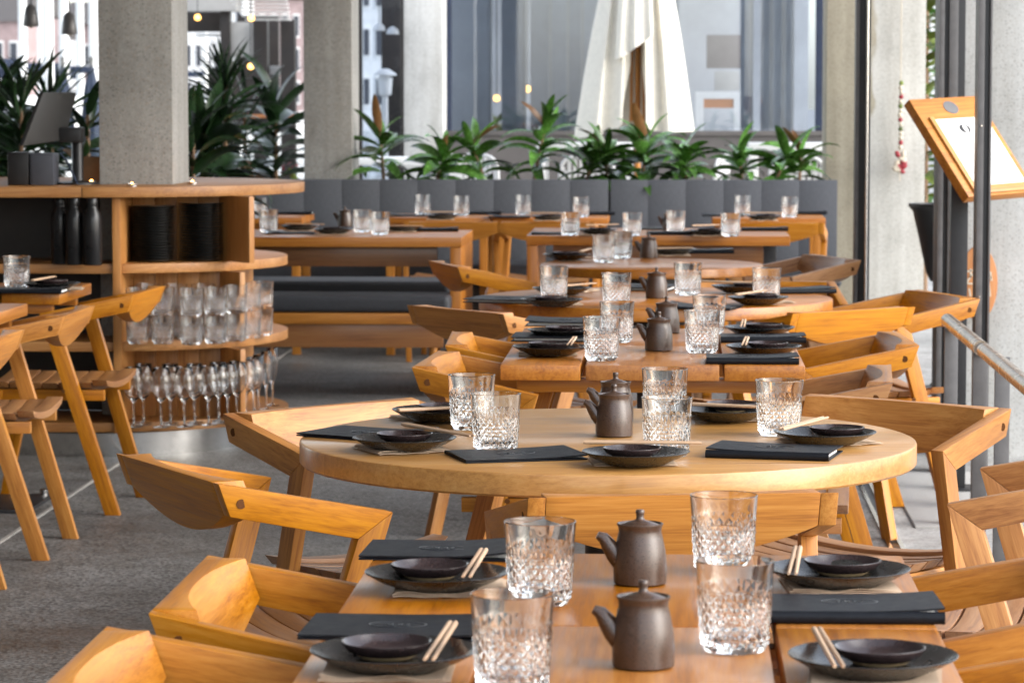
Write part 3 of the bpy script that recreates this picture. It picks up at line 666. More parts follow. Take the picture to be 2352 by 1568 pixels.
# ================================================================== tableware
def cut_glass_mesh(name='cut_glass', H=0.107, rb=0.0385, rt=0.0465, n=20):
    b = MB()
    Rz = lambda z: rb + (rt - rb) * (z / H)
    rows = [0.0085 + 0.0068 * k for k in range(11)]
    V = []
    def vert(r, a, z): b.v.append(Vector((r * math.cos(a), r * math.sin(a), z))); return len(b.v) - 1
    for j, z in enumerate(rows):
        V.append([vert(Rz(z), 2 * math.pi * (i + 0.5 * (j % 2)) / n, z) for i in range(n)])
    def rt_(j, i): return V[j][i % n]
    for j in range(len(rows)):
        amp = (0.0023 if j < 7 else (0.0019 if j == 7 else (0.0015 if j == 8 else 0.0011))) * (1.0 if j < 8 or (i * 7 + j * 3) % 3 else 0.05)
        for i in range(n):
            a = 2 * math.pi * (i + 0.5 + 0.5 * (j % 2)) / n
            l, r = rt_(j, i), rt_(j, i + 1)
            q = i if j % 2 == 0 else i + 1
            c = vert(Rz(rows[j]) * math.cos(math.pi / n) + amp, a, rows[j])
            if j > 0: d = rt_(j - 1, q); b.f += [(l, d, c), (d, r, c)]
            else: b.f += [(l, r, c)]
            if j < len(rows) - 1: u_ = rt_(j + 1, q); b.f += [(c, r, u_), (l, c, u_)]
            else: b.f += [(l, c, r)]
    # below the pattern: rounded heel to the base
    n2 = 2 * n
    def ring(r, z, off=0.0): return [vert(r, 2 * math.pi * (i / 2 + off) / n, z) for i in range(n2)]
    def join(A, Bq):
        for i in range(n2): j = (i + 1) % n2; b.f.append((A[i], A[j], Bq[j], Bq[i]))
    base = V[0]; h1 = ring(rb - 0.0002, 0.006)
    for i in range(n):
        a0, a1 = base[i], base[(i + 1) % n]
        b.f += [(h1[2 * i], h1[2 * i + 1], a0), (h1[2 * i + 1], a1, a0), (h1[2 * i + 1], h1[(2 * i + 2) % n2], a1)]
    h2 = ring(rb - 0.003, 0.0008); h3 = ring(rb - 0.006, 0.0); join(h2, h1); join(h3, h2)
    h4 = ring(rb - 0.013, 0.0022); join(h4, h3); c0 = len(b.v); b.v.append(Vector((0, 0, 0.003)))
    for i in range(n2): b.f.append((h4[(i + 1) % n2], h4[i], c0))
    # above the pattern: smooth wall, rim, inside
    top = V[-1]; off = 0.5 * ((len(rows) - 1) % 2)
    u1 = ring(Rz(rows[-1] + 0.005), rows[-1] + 0.005, off)
    for i in range(n):
        a0, a1 = top[i], top[(i + 1) % n]
        b.f += [(a0, u1[2 * i + 1], u1[2 * i]), (a0, a1, u1[2 * i + 1]), (a1, u1[(2 * i + 2) % n2], u1[2 * i + 1])]
    prev = u1
    for r, z in ((Rz(0.09), 0.09), (rt, H - 0.001), (rt - 0.0004, H - 0.0002), (rt - 0.0010, H), (rt - 0.0016, H - 0.0006), (rt - 0.0019, H - 0.003), (Rz(0.06) - 0.0030, 0.06), (rb - 0.0038, 0.022), (rb - 0.0075, 0.0165), (rb - 0.018, 0.0145)):
        nx = ring(r, z, off); join(prev, nx); prev = nx
    c1 = len(b.v); b.v.append(Vector((0, 0, 0.0140)))
    for i in range(n2): b.f.append((prev[i], prev[(i + 1) % n2], c1))
    return b.mesh(name, smooth=11.5)
GLASS = cut_glass_mesh()
GLASS.materials.append(M['glass'])
def tumbler(p, label, z=0.7405, tilt=None):
    o = link('cut_glass_tumbler', GLASS); put(o, (p[0], p[1], z), rnd.uniform(0, 6.28))
    return tag(o, label, 'glass', 'cut-glass tumblers on the tables')

PLATE = MB().lathe([(r_, z_ * 0.80) for r_, z_ in [(0, 0.001), (0.048, 0.001), (0.050, 0.0), (0.054, 0.0005), (0.057, 0.004), (0.078, 0.0150), (0.0925, 0.0255), (0.0950, 0.0272), (0.0955, 0.0285), (0.0948, 0.0294), (0.0932, 0.0290), (0.078, 0.0195), (0.060, 0.0105), (0.052, 0.0088), (0, 0.0085)]], 56).mesh('plate', smooth=50)
BOWL = MB().lathe([(r_, z_ * 0.74) for r_, z_ in [(0.036, 0.0075), (0.045, 0.0135), (0.0505, 0.0225), (0.0520, 0.0262), (0.0518, 0.0272), (0.0508, 0.0274), (0.0498, 0.0262), (0.046, 0.0165), (0.036, 0.0085), (0.026, 0.006), (0, 0.0055)]], 44).mesh('bowl', smooth=50)
FOOT = MB().lathe([(r_, z_ * 0.74) for r_, z_ in [(0, 0.0004), (0.026, 0.0), (0.0285, 0.001), (0.0360, 0.0072), (0.0364, 0.0079), (0.030, 0.006), (0, 0.0035)]], 40).mesh('bowl_foot', smooth=50)
STICK = MB().tube([(-0.105, 0, 0), (-0.10, 0, 0), (0.10, 0, 0), (0.105, 0, 0)], [0.0030, 0.0036, 0.0024, 0.0018], 8).mesh('chopstick', smooth=50, grain=(1, 0, 0))
def napkin_mesh(seed):
    r = random.Random(seed); b = MB(); n = 14; s = 0.074
    ph = [r.uniform(0, 6.28) for _ in range(6)]
    for layer in range(3):
        o = len(b.v); rot = r.uniform(-0.05, 0.05); k = 1 - 0.03 * layer
        def hh(u, v):
            e = max(abs(u), abs(v))
            return 0.0006 + 0.0011 * layer + (max(0, e - 0.35) ** 1.5) * 0.0028 * (1 + math.sin(5 * u + ph[0]) * math.sin(4 * v + ph[1])) * (0.4 + 0.5 * layer) + 0.0006 * math.sin(9 * u + ph[2]) * (e > 0.6)
        for side in (0, 1):
            for j in range(n + 1):
                for i in range(n + 1):
                    u, v = -1 + 2 * i / n, -1 + 2 * j / n
                    x, y = u * s * k, v * s * k * 0.98
                    b.v.append(Vector((x * math.cos(rot) - y * math.sin(rot), x * math.sin(rot) + y * math.cos(rot), hh(u, v) + side * 0.0008)))
        N = (n + 1) * (n + 1)
        for j in range(n):
            for i in range(n):
                a = o + j * (n + 1) + i
                b.f.append((a, a + n + 1, a + n + 2, a + 1)); a += N; b.f.append((a, a + 1, a + n + 2, a + n + 1))
        edge = [i for i in range(n + 1)] + [(j + 1) * (n + 1) - 1 for j in range(1, n + 1)] + [N - 1 - i for i in range(1, n + 1)] + [(n - j) * (n + 1) for j in range(1, n)]
        for a, c in zip(edge, edge[1:] + edge[:1]): b.f.append((o + a, o + c, o + c + N, o + a + N))
    return b.mesh('napkin', smooth=50)
NAPS = [napkin_mesh(s) for s in range(4)]
for m_ in NAPS: m_.materials.append(M['napkin'])

def menu_parts(seed):
    """folded leather menu lying flat: spine along -y edge, lower and upper cover, pages, embossed oval"""
    r = random.Random(seed); W, D = 0.112, 0.078; out = []
    lift = (0.009, 0.003, 0.002, 0.008)[seed]; curl = (0.004, 0.008, 0.003, 0.003)[seed]; zc_ = (0.0085, 0.0036, 0.0036, 0.0080)[seed]
    def cover(z0, bend, name, sgn):
        b = MB(); n, m = 10, 8
        for side in (0, 1):
            for j in range(m + 1):
                for i in range(n + 1):
                    u, v = -1 + 2 * i / n, -1 + 2 * j / m
                    z = z0 + bend * (lift * (1 - ((v + 1) / 2) ** 2 * 0.6) * 0.55 + curl * max(0, u * sgn) ** 2 * 1.2) + side * 0.0024
                    b.v.append(Vector((u * W, v * D, z)))
        N = (n + 1) * (m + 1)
        for j in range(m):
            for i in range(n):
                a = j * (n + 1) + i; b.f.append((a, a + n + 1, a + n + 2, a + 1)); a += N; b.f.append((a, a + 1, a + n + 2, a + n + 1))
        edge = [i for i in range(n + 1)] + [(j + 1) * (n + 1) - 1 for j in range(1, m + 1)] + [N - 1 - i for i in range(1, n + 1)] + [(m - j) * (n + 1) for j in range(1, m)]
        for a, c in zip(edge, edge[1:] + edge[:1]): b.f.append((a, c, c + N, a + N))
        return b.mesh(name, smooth=40)
    sg = r.choice((-1, 1))
    out.append(('lower_cover', cover(0.0003, 0.0, 'menu_lower', sg), 'leather'))
    out.append(('upper_cover', cover(zc_, 1.0, 'menu_upper', sg), 'leather'))
    b = MB().box(-W * 0.93, W * 0.93, -D * 0.92, D * 0.72, 0.0028, zc_ - 0.0004)
    out.append(('pages', b.mesh('menu_pages'), 'paper'))
    b = MB(); zt = zc_ + lift * 0.55 + 0.0022; k = 8
    pts = []
    for i in range(k + 1):
        a = math.pi * (0.5 + i / k); pts.append((-D + 0.001 + math.cos(a) * 0.007, zt / 2 + math.sin(a) * zt / 2))
    inn = [(-D + 0.001 + math.cos(math.pi * (0.5 + i / k)) * 0.0046, zt / 2 + math.sin(math.pi * (0.5 + i / k)) * (zt / 2 - 0.0023)) for i in range(k, -1, -1)]
    poly = pts + inn; nn = len(poly)
    b.add([(-W, y, z) for y, z in poly] + [(W, y, z) for y, z in poly], [(i, (i + 1) % nn, nn + (i + 1) % nn, nn + i) for i in range(nn)])
    for i in range(k): b.f += [(i, i + 1, nn - 2 - i, nn - 1 - i), (nn + i, nn + nn - 1 - i, nn + nn - 2 - i, nn + i + 1)]
    out.append(('spine', b.mesh('menu_spine', smooth=40), 'leather'))
    # embossed oval with a few brush strokes of lettering
    b = MB(); ze = zc_ + lift * 0.55 * 0.85 + 0.0024; n = 40
    for i in range(n):
        a0, a1 = 2 * math.pi * i / n, 2 * math.pi * (i + 1) / n
        q = [(r1 * 0.034 * math.cos(a), r1 * 0.019 * math.sin(a)) for r1, a in ((1, a0), (1.06, a0), (1.06, a1), (1, a1))]
        b.add([(x, y, ze - 0.0012) for x, y in q] + [(x, y, ze + 0.0007) for x, y in q], [(4, 5, 6, 7), (1, 2, 6, 5), (3, 0, 4, 7)])
    for x0, y0, x1, y1 in ((-0.016, 0.006, -0.010, 0.006), (-0.013, 0.008, -0.013, -0.006), (-0.016, -0.002, -0.009, -0.001), (-0.005, 0.007, -0.005, -0.006), (-0.005, 0.001, 0.001, 0.004), (-0.005, 0.0, 0.001, -0.006), (0.005, 0.006, 0.011, 0.006), (0.008, 0.006, 0.006, -0.006), (0.010, 0.003, 0.015, -0.005), (0.014, 0.007, 0.017, 0.004)):
        d = Vector((x1 - x0, y1 - y0, 0)).normalized() * 0.0009; p = Vector((-d.y, d.x, 0))
        b.bar((x0, y0, ze), (x1, y1, ze), p, (0, 0, 0.0009))
    out.append(('embossed_emblem', b.mesh('menu_emblem'), 'emboss'))
    return out
MENUS = [menu_parts(s) for s in range(4)]
def menu(p, rz, label, z=0.7403, kind=None):
    t = thing('leather_menu', label, 'menu', (p[0], p[1], z), R(rz), 'black leather menus on the tables')
    par = {}
    for nm, me, mat in MENUS[rnd.randrange(4) if kind is None else kind]:
        o = link(nm, me, mat, par.get('upper_cover', t) if nm == 'embossed_emblem' else t); par[nm] = o
    return t
_cnt = [0]
def setting(where, plate, bowl=None, chop=None, nap=0.0, npos=None):
    """kraft napkin, plate on it, sauce bowl on the plate, a pair of wooden chopsticks laid across"""
    x, y = plate
    nx, ny = npos or (x - 0.005, y - 0.035)
    o = link('paper_napkin', NAPS[_cnt[0] % 4]); _cnt[0] += 1
    put(o, (nx, ny, 0.7405), R(nap)); tag(o, 'kraft napkin under the plate ' + where, 'napkin', 'kraft paper napkins')
    o = link('plate', PLATE, 'plate'); put(o, (x, y, 0.7435), rnd.uniform(0, 6)); tag(o, 'black stoneware side plate ' + where, 'plate', 'black side plates on the tables')
    if bowl:
        t = link('sauce_bowl', BOWL, 'bowl'); put(t, (bowl[0], bowl[1], 0.7508), rnd.uniform(0, 6)); tag(t, 'dark glazed sauce bowl ' + where, 'bowl', 'sauce bowls on the plates')
        link('clay_foot', FOOT, 'clay', t)
    if chop:
        (x0, y0), (x1, y1) = chop; a = math.atan2(y1 - y0, x1 - x0)
        t = thing('chopsticks', 'pair of pale wooden chopsticks ' + where, 'chopsticks', ((x0 + x1) / 2, (y0 + y1) / 2, 0.7790), a, 'wooden chopsticks on the plates')
        for s in (-1, 1):
            k = link('stick', STICK, 'chop', t); k.location = (0, s * 0.0039, 0); k.rotation_euler = (0, 0, s * 0.006)
            k.scale = (min(1.15, max(0.8, math.hypot(x1 - x0, y1 - y0) / 0.21)), 1, 1)
JUG = MB()
JUG.lathe([(0, 0.001), (0.033, 0.0), (0.0355, 0.002), (0.0358, 0.02), (0.0345, 0.042), (0.0305, 0.062), (0.0285, 0.070), (0.0292, 0.076), (0.0310, 0.0795), (0.0308, 0.081), (0.0296, 0.0812), (0.0280, 0.0795), (0.0265, 0.072), (0, 0.071)], 44)
JUG.tube([(-0.026, 0, 0.030), (-0.034, 0, 0.040), (-0.042, 0, 0.052), (-0.049, 0, 0.0615), (-0.057, 0, 0.0655)], [0.013, 0.0125, 0.0105, 0.0080, 0.0050], 14)
JUGM = JUG.mesh('jug_body', smooth=50)
LID = MB().lathe([(0.0268, 0.0745), (0.0275, 0.0765), (0.0262, 0.0790), (0.014, 0.0835), (0.0065, 0.0855), (0.0050, 0.0885), (0.0056, 0.0935), (0.0062, 0.0965), (0.0050, 0.0990), (0, 0.0995)], 36).mesh('jug_lid', smooth=50)
def jug(p, label, rz=0.0, z=0.7405):
    t = thing('sauce_jug', label, 'jug', (p[0], p[1], z), R(rz), 'brown stoneware sauce jugs')
    link('jug_body', JUGM, 'jug', t); link('lid', LID, 'jug', t); return t

# ---- front plank tables
tumbler((-0.178, 3.442), 'tumbler at the very front, left of the nearest jug')
tumbler((-0.173, 4.036), 'tumbler left of the farther jug on the front plank tables')
tumbler((0.066, 4.316), 'tumbler right of the farther jug on the front plank tables, before the chair back')
tumbler((0.070, 3.704), 'tumbler right of the nearest jug, second from the front')
jug((-0.047, 4.212), 'brown sauce jug on the front plank tables, farther of two', 5)
jug((-0.036, 3.594), 'brown sauce jug nearest the camera', 0)
setting('at the left back seat of the front plank tables', (-0.313, 4.136), (-0.325, 4.172), ((-0.258, 4.261), (-0.266, 3.996)), 2, (-0.296, 4.147))
setting('at the left front seat of the front plank tables', (-0.317, 3.546), (-0.328, 3.574), ((-0.257, 3.677), (-0.268, 3.385)), 0, (-0.323, 3.546))
setting('at the right back seat of the front plank tables', (0.216, 4.195), (0.224, 4.236), ((0.168, 4.321), (0.148, 4.025)), 4, (0.218, 4.199))
setting('at the right front seat of the front plank tables', (0.222, 3.542), (0.231, 3.565), ((0.161, 3.662), (0.178, 3.361)), -2, (0.223, 3.520))
menu((-0.329, 4.480), 178, 'black leather menu behind the left back plate of the front plank tables', kind=1)
menu((-0.337, 3.824), 178, 'black leather menu behind the left front plate of the front plank tables', kind=2)
menu((0.219, 3.977), 1, 'black leather menu with its spine to the camera on the front tables, right side', kind=0)
# ---- large round table
tumbler((-0.398, 6.167), 'tumbler on the large round table, left pair, the farther one')
tumbler((-0.329, 5.779), 'tumbler on the large round table, left pair, the nearer one behind the menu')
tumbler((-0.022, 6.325), 'tumbler on the far side of the large round table, right of the jugs')
tumbler((-0.016, 5.719), 'tumbler on the large round table directly right of the nearer jug')
tumbler((0.198, 6.083), 'tumbler on the large round table farthest to the right')
jug((-0.118, 6.054), 'brown sauce jug at the centre of the large round table, nearer one', 0)
jug((-0.120, 6.315), 'brown sauce jug at the centre of the large round table, mostly hidden behind another', 4)
setting('at the left seat of the large round table', (-0.496, 5.773), (-0.498, 5.804), ((-0.513, 5.889), (-0.360, 5.676)), 25, (-0.501, 5.794))
setting('at the far left seat of the large round table', (-0.471, 6.302), (-0.465, 6.346), ((-0.528, 6.151), (-0.404, 6.218)), -20, (-0.486, 6.383))
setting('at the front seat of the large round table', (-0.070, 5.566), (-0.077, 5.584), ((-0.163, 5.593), (0.046, 5.590)), 6, (-0.077, 5.620))
setting('at the far right seat of the large round table', (0.098, 6.340), (0.114, 6.421), ((0.034, 6.294), (0.178, 6.240)), 10, (0.105, 6.396))
setting('at the right seat of the large round table', (0.278, 5.912), (0.302, 5.953), ((0.186, 5.809), (0.293, 6.067)), 30, (0.288, 5.960))
menu((-0.589, 6.032), 150, 'black leather menu at the left edge of the large round table', kind=1)
menu((-0.288, 5.691), -162, 'black leather menu at the front of the large round table, emblem showing', kind=2)
menu((0.180, 5.751), -12, 'black leather menu at the front right of the large round table', kind=3)
# ---- middle plank tables
tumbler((-0.183, 7.793), 'tumbler on the middle plank tables, left pair, the nearer one')
tumbler((-0.156, 8.374), 'tumbler on the middle plank tables, left pair, the farther one')
tumbler((0.066, 8.044), 'tumbler on the middle plank tables, right pair, the nearer one')
tumbler((0.090, 8.681), 'tumbler on the middle plank tables, right pair, the farther one')
jug((-0.044, 8.105), 'brown sauce jug on the middle plank tables, nearer of two', 0)
jug((-0.026, 8.721), 'brown sauce jug on the middle plank tables, farther of two', 3)
setting('at the left front seat of the middle plank tables', (-0.314, 7.914), (-0.319, 7.966), ((-0.254, 8.120), (-0.265, 7.697)), 2, (-0.323, 7.981))
setting('at the left back seat of the middle plank tables', (-0.302, 8.479), (-0.298, 8.514), None, -6, (-0.298, 8.596))
setting('at the right front seat of the middle plank tables', (0.219, 7.956), (0.230, 7.994), ((0.184, 8.143), (0.162, 7.719)), 3, (0.222, 8.091))
setting('at the right back seat of the middle plank tables', (0.226, 8.602), (0.237, 8.656), ((0.189, 8.784), (0.172, 8.325)), 3, (0.231, 8.783))
menu((0.186, 7.774), 0, 'black leather menu on the middle plank tables, right front edge', kind=0)
menu((0.230, 8.447), 0, 'black leather menu on the middle plank tables between the right plates', kind=0)
menu((-0.322, 8.449), 178, 'black leather menu between the left plates of the middle plank tables')
menu((-0.312, 9.003), 178, 'black leather menu behind the left back plate of the middle plank tables')
# ---- second round table
tumbler((-0.389, 10.098), 'tumbler on the second round table farthest to the left')
tumbler((-0.183, 9.735), 'tumbler on the second round table left of its jug')
tumbler((0.038, 10.358), 'tumbler on the second round table right of its jug')
tumbler((0.285, 10.056), 'tumbler on the second round table farthest to the right')
jug((-0.063, 10.210), 'brown sauce jug on the second round table', 0)
setting('at the left seat of the second round table', (-0.381, 9.752), (-0.388, 9.795), None, 15, (-0.377, 9.894))
setting('at the far left seat of the second round table', (-0.373, 10.330), None, ((-0.397, 10.154), (-0.258, 10.374)), -20, (-0.345, 10.561))
setting('at the right seat of the second round table', (0.254, 9.891), (0.264, 9.960), ((0.183, 9.783), (0.283, 10.007)), 20, (0.283, 10.012))
setting('at the far right seat of the second round table', (0.210, 10.480), (0.240, 10.541), ((0.081, 10.489), (0.245, 10.424)), 10, (0.215, 10.734))
menu((-0.539, 9.992), 160, 'black leather menu at the left edge of the second round table')
menu((0.076, 9.733), -15, 'black leather menu at the front of the second round table', kind=1)
menu((0.398, 10.534), 15, 'black leather menu at the right edge of the second round table', kind=0)
menu((-0.121, 10.650), 170, 'black leather menu at the far side of second round table')
# ---- small round table
tumbler((-0.282, 12.382), 'tumbler on the small round table, nearer one of its pair')
tumbler((-0.220, 12.704), 'tumbler on the small round table, farther one of its pair')
jug((-0.111, 12.739), 'brown sauce jug on the small round table', 0)
setting('at the left seat of the small round table', (-0.431, 12.521), (-0.438, 12.603), ((-0.384, 12.419), (-0.335, 12.778)), 15, (-0.426, 12.757))
setting('at the far seat of the small round table', (-0.015, 12.971), None, ((-0.076, 12.755), (0.050, 12.798)), 5)
menu((0.120, 13.168), 4, 'black leather menu at the right of the small round table', kind=0)
# ---- right long table
tumbler((-0.493, 14.776), 'tumbler at the left end of the right long table')
tumbler((-0.205, 14.736), 'tumbler near the middle of the right long table')
tumbler((-0.004, 15.026), 'tumbler just behind the jug of the right long table')
tumbler((0.249, 14.705), 'tumbler right of the middle of the right long table')
jug((-0.033, 15.343), 'brown sauce jug on the right long table', 0)
setting('at the left of the right long table', (-0.369, 14.854), (-0.359, 14.908), ((-0.429, 15.006), (-0.277, 15.116)), 5)
setting('at the right of the right long table', (0.150, 14.785), (0.151, 14.885), ((0.074, 14.982), (0.198, 15.089)), 5)
menu((-0.570, 14.930), 2, 'black leather menu at the left end of the right long table', kind=2)
menu((-0.028, 14.911), 2, 'black leather menu before the jug of the right long table', kind=0)
menu((0.422, 15.371), 2, 'black leather menu at the right end of the right long table', kind=0)
menu((-0.125, 15.495), 178, 'black leather menu behind the middle tumbler of right long table')
# ---- left long table
tumbler((-1.938, 15.040), 'tumbler at the left of the left long table, beside the counter')
tumbler((-1.493, 15.063), 'left tumbler of the close pair on the left long table')
tumbler((-1.382, 14.786), 'right tumbler of the close pair on the left long table')
jug((-1.645, 15.720), 'brown sauce jug on the left long table', 0)
setting('at the middle of the left long table', (-1.608, 14.839), (-1.614, 14.892), None, 8)
setting('at the far left of the left long table', (-1.809, 15.229), (-1.816, 15.291), ((-1.864, 15.085), (-1.672, 15.043)), 4)
setting('right of the tumbler pair on the left long table', (-1.308, 15.153), None, ((-1.348, 14.908), (-1.191, 14.867)), 4)
menu((-1.817, 14.913), 3, 'black leather menu at the left of the left long table', kind=1)
menu((-1.158, 15.240), 3, 'black leather menu at the right end of the left long table', kind=0)
# ---- banquette tables
BANQ = (
    ((-1.391, 17.399), (-1.163, 17.183), (-1.323, 18.308), (-1.23, 16.638), (-1.454, 17.122), (-1.07, 17.397), 'left of centre'),
    ((-0.836, 17.351), (-0.509, 16.996), (-0.697, 18.06), (-0.666, 16.544), (-0.892, 16.965), (-0.449, 17.364), 'before the seam'),
    ((0.359, 17.337), (0.604, 17.053), (0.502, 18.122), (0.455, 16.603), (0.249, 17.21), (0.706, 17.489), 'at the right end'),
)
for a, b_, j, pl, m1, m2, wh in BANQ:
    tumbler(a, 'left tumbler on the banquette table ' + wh)
    tumbler(b_, 'right tumbler on the banquette table ' + wh)
    jug(j, 'brown sauce jug on the banquette table ' + wh, 0)
    setting('on the banquette table ' + wh, pl, (pl[0] + 0.01, pl[1] + 0.02), ((pl[0] - 0.1, pl[1] + 0.04), (pl[0] + 0.1, pl[1] + 0.04)), 3)
    menu(m1, 2, 'left black leather menu on the banquette table ' + wh, kind=1)
    menu(m2, 2, 'right black leather menu on the banquette table ' + wh, kind=0)
tumbler((-2.213, 16.763), 'tumbler on the banquette table half hidden by the counter')
menu((-2.102, 17.343), 2, 'black leather menu on the banquette table half hidden by the counter', kind=0)
# ---- left tables
tumbler((-2.234, 10.663), 'tumbler on the plank table before the service counter, left of its plate')
setting('on the plank table before the service counter', (-2.085, 10.507), (-2.099, 10.595), ((-2.131, 10.424), (-2.103, 10.654)), 10, (-2.064, 10.567))
menu((-2.127, 10.403), 0, 'black leather menu on the plank table before the service counter', kind=0)

# ================================================================== round-ended service counter
SC = thing('service_counter', 'wooden service counter with round open shelves and steel base around the concrete column', 'counter', (-2.27, 12.82, 0))
def arcpoly(r, xmin, a0=-90, a1=90, n=36):
    pts = [(r * math.cos(R(a0 + (a1 - a0) * i / n)), r * math.sin(R(a0 + (a1 - a0) * i / n))) for i in range(n + 1)]
    return pts
def slab(poly, z0, z1, name, par, grain, v=1.0):
    o = MB().prism(poly, z0, z1).build(name, 'teak_cab', par, bevel=0.003, grain=grain); o.color = (v, 1, 1, 1); return o
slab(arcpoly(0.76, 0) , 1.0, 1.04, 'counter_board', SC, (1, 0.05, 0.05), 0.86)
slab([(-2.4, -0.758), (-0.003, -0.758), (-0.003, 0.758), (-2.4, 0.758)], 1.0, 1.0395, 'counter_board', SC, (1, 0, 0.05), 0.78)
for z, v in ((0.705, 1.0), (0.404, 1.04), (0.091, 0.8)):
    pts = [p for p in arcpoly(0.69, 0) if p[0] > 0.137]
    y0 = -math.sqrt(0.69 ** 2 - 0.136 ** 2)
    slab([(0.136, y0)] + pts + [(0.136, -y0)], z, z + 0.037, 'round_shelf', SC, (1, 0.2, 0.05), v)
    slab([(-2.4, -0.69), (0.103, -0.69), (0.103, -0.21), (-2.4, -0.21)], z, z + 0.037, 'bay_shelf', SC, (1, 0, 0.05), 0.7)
MB().box(0.104, 0.135, -0.702, -0.40, 0.085, 0.999).build('partition', 'teak_cab', SC, bevel=0.002, grain=(0, 0, 1))
for k in range(4):
    x0 = 0.135 + k * 0.0865
    for za, zb_ in ((0.1285, 0.4035), (0.4415, 0.7045), (0.7425, 0.9995)):
        o = MB().box(x0 + 0.0006, x0 + 0.0855, -0.42, -0.40, za, zb_).build('back_board', 'teak_cab', SC, bevel=0.001, grain=(0, 0, 1)); o.color = (0.85 + 0.08 * (k % 3), 1, 1, 1)
for za, zb_ in ((0.1285, 0.4035), (0.4415, 0.7045), (0.7425, 0.9995)):
    d = Vector((0.145, -0.20, 0)).normalized(); p = Vector((-d.y, d.x, 0))
    MB().bar(Vector((0.485, -0.405, za)), Vector((0.485, -0.405, zb_)), (0, 0, 0), (0, 0, 0))
    a, b_ = Vector((0.483, -0.41, 0)), (Vector((0.63, -0.602, 0)) if za > 0.7 else Vector((0.585, -0.545, 0))); q = p * 0.011
    pl = [(a - q), (b_ - q), (b_ + q), (a + q)]
    MB().prism([(v.x, v.y) for v in pl], za, zb_).build('divider', 'teak_cab', SC, bevel=0.0015, grain=(0, 0, 1)).color = (1.12, 1, 1, 1)
    MB().box(0.483, 0.50, -0.395, 0.4, za, zb_).build('side_board', 'teak_cab', SC, bevel=0.001, grain=(0, 0, 1))
MB().box(-2.4, 0.10, -0.20, -0.18, 0.13, 0.999).build('bay_back', 'dark_timber', SC)
MB().lathe([(0.57, 0.0), (0.575, 0.0905)], 64, (-0.02, -0.16, 0)).build('steel_base', 'bright_steel', SC, smooth=60)
MB().box(-2.4, -0.02, -0.66, 0.4, 0.0, 0.09).build('steel_plinth', 'grey_steel', SC, bevel=0.002)

def flask(p, label):
    o = MB().lathe([(0, 0), (0.034, 0), (0.036, 0.003), (0.036, 0.17), (0.034, 0.195), (0.022, 0.218), (0.0205, 0.225), (0.0215, 0.228), (0.0215, 0.252), (0.019, 0.256), (0, 0.256)], 28).build('flask', 'black_gloss', smooth=40)
    put(o, (p[0], p[1], 0.7422)); tag(o, label, 'flask', 'black flasks in the counter bay')
flask((-2.371, 12.140), 'leftmost black flask on the counter shelf left of the partition')
flask((-2.305, 12.080), 'middle black flask on the counter shelf left of the partition')
flask((-2.231, 12.053), 'rightmost black flask, next to the counter partition')
ORD = 'topmost second third fourth fifth sixth seventh eighth ninth tenth eleventh twelfth thirteenth fourteenth fifteenth sixteenth seventeenth eighteenth nineteenth twentieth twenty-first twenty-second'.split()
SP = MB().lathe([(0, 0), (0.056, 0), (0.06, 0.001), (0.074, 0.004), (0.088, 0.008), (0.0905, 0.0092), (0.0905, 0.0104), (0.0885, 0.0102), (0.072, 0.0062), (0, 0.0055)], 40).mesh('stacked_plate', smooth=40)
for (px, py), n, wh in (((-2.040, 12.318), 21, 'left'), ((-1.859, 12.393), 22, 'right')):
    for k in range(n):
        o = link('stacked_plate', SP, 'black_plate'); put(o, (px + rnd.uniform(-0.002, 0.002), py + rnd.uniform(-0.002, 0.002), 0.7422 + k * 0.0104))
        tag(o, (('lowest' if k == 0 else ORD[n - 1 - k]) + ' black plate from the top' if k else 'bottom black plate') + ' in the ' + wh + ' pile on the counter shelf', 'plate', 'black plates piled in the ' + wh + ' stack')
def pair(p, wh):
    tumbler(p, 'lower stacked tumbler, ' + wh, 0.4412)
    tumbler((p[0] + 0.001, p[1]), 'upper stacked tumbler, ' + wh, 0.5488)
fr = ((-2.062, 12.063), (-1.966, 12.068), (-1.849, 12.031), (-1.767, 12.100), (-1.705, 12.211), (-1.670, 12.369), (-1.640, 12.507))
nm_ = ('far left', 'second from left', 'third from left', 'in the middle', 'third from right', 'second from right', 'far right')
for p, w_ in zip(fr, nm_): pair(p, w_ + ', front row of the counter shelf')
for p, w_ in zip(((-2.065, 12.32), (-1.955, 12.31), (-1.845, 12.30), (-1.735, 12.42)), ('far left', 'left of middle', 'right of middle', 'far right')): pair(p, w_ + ', back row of the counter shelf')
WG = MB().lathe([(0, 0.0006), (0.033, 0.0), (0.0345, 0.001), (0.033, 0.002), (0.010, 0.0055), (0.0042, 0.010), (0.0036, 0.05), (0.0040, 0.090), (0.008, 0.100), (0.026, 0.118), (0.0375, 0.142), (0.0395, 0.160), (0.0365, 0.195), (0.0315, 0.228), (0.0309, 0.2284), (0.0304, 0.228), (0.0353, 0.195), (0.0383, 0.160), (0.0363, 0.142), (0.025, 0.1195), (0.008, 0.104), (0, 0.1025)], 24).mesh('wine_glass', smooth=60)
WG.materials.append(M['glass'])
FL = MB().lathe([(0, 0.0006), (0.030, 0.0), (0.031, 0.001), (0.030, 0.002), (0.008, 0.006), (0.0036, 0.012), (0.0034, 0.085), (0.008, 0.098), (0.020, 0.13), (0.0235, 0.17), (0.0225, 0.235), (0.0219, 0.2354), (0.0214, 0.235), (0.0224, 0.17), (0.019, 0.131), (0.007, 0.1), (0, 0.099)], 20).mesh('flute_glass', smooth=60)
FL.materials.append(M['glass'])
k = 0
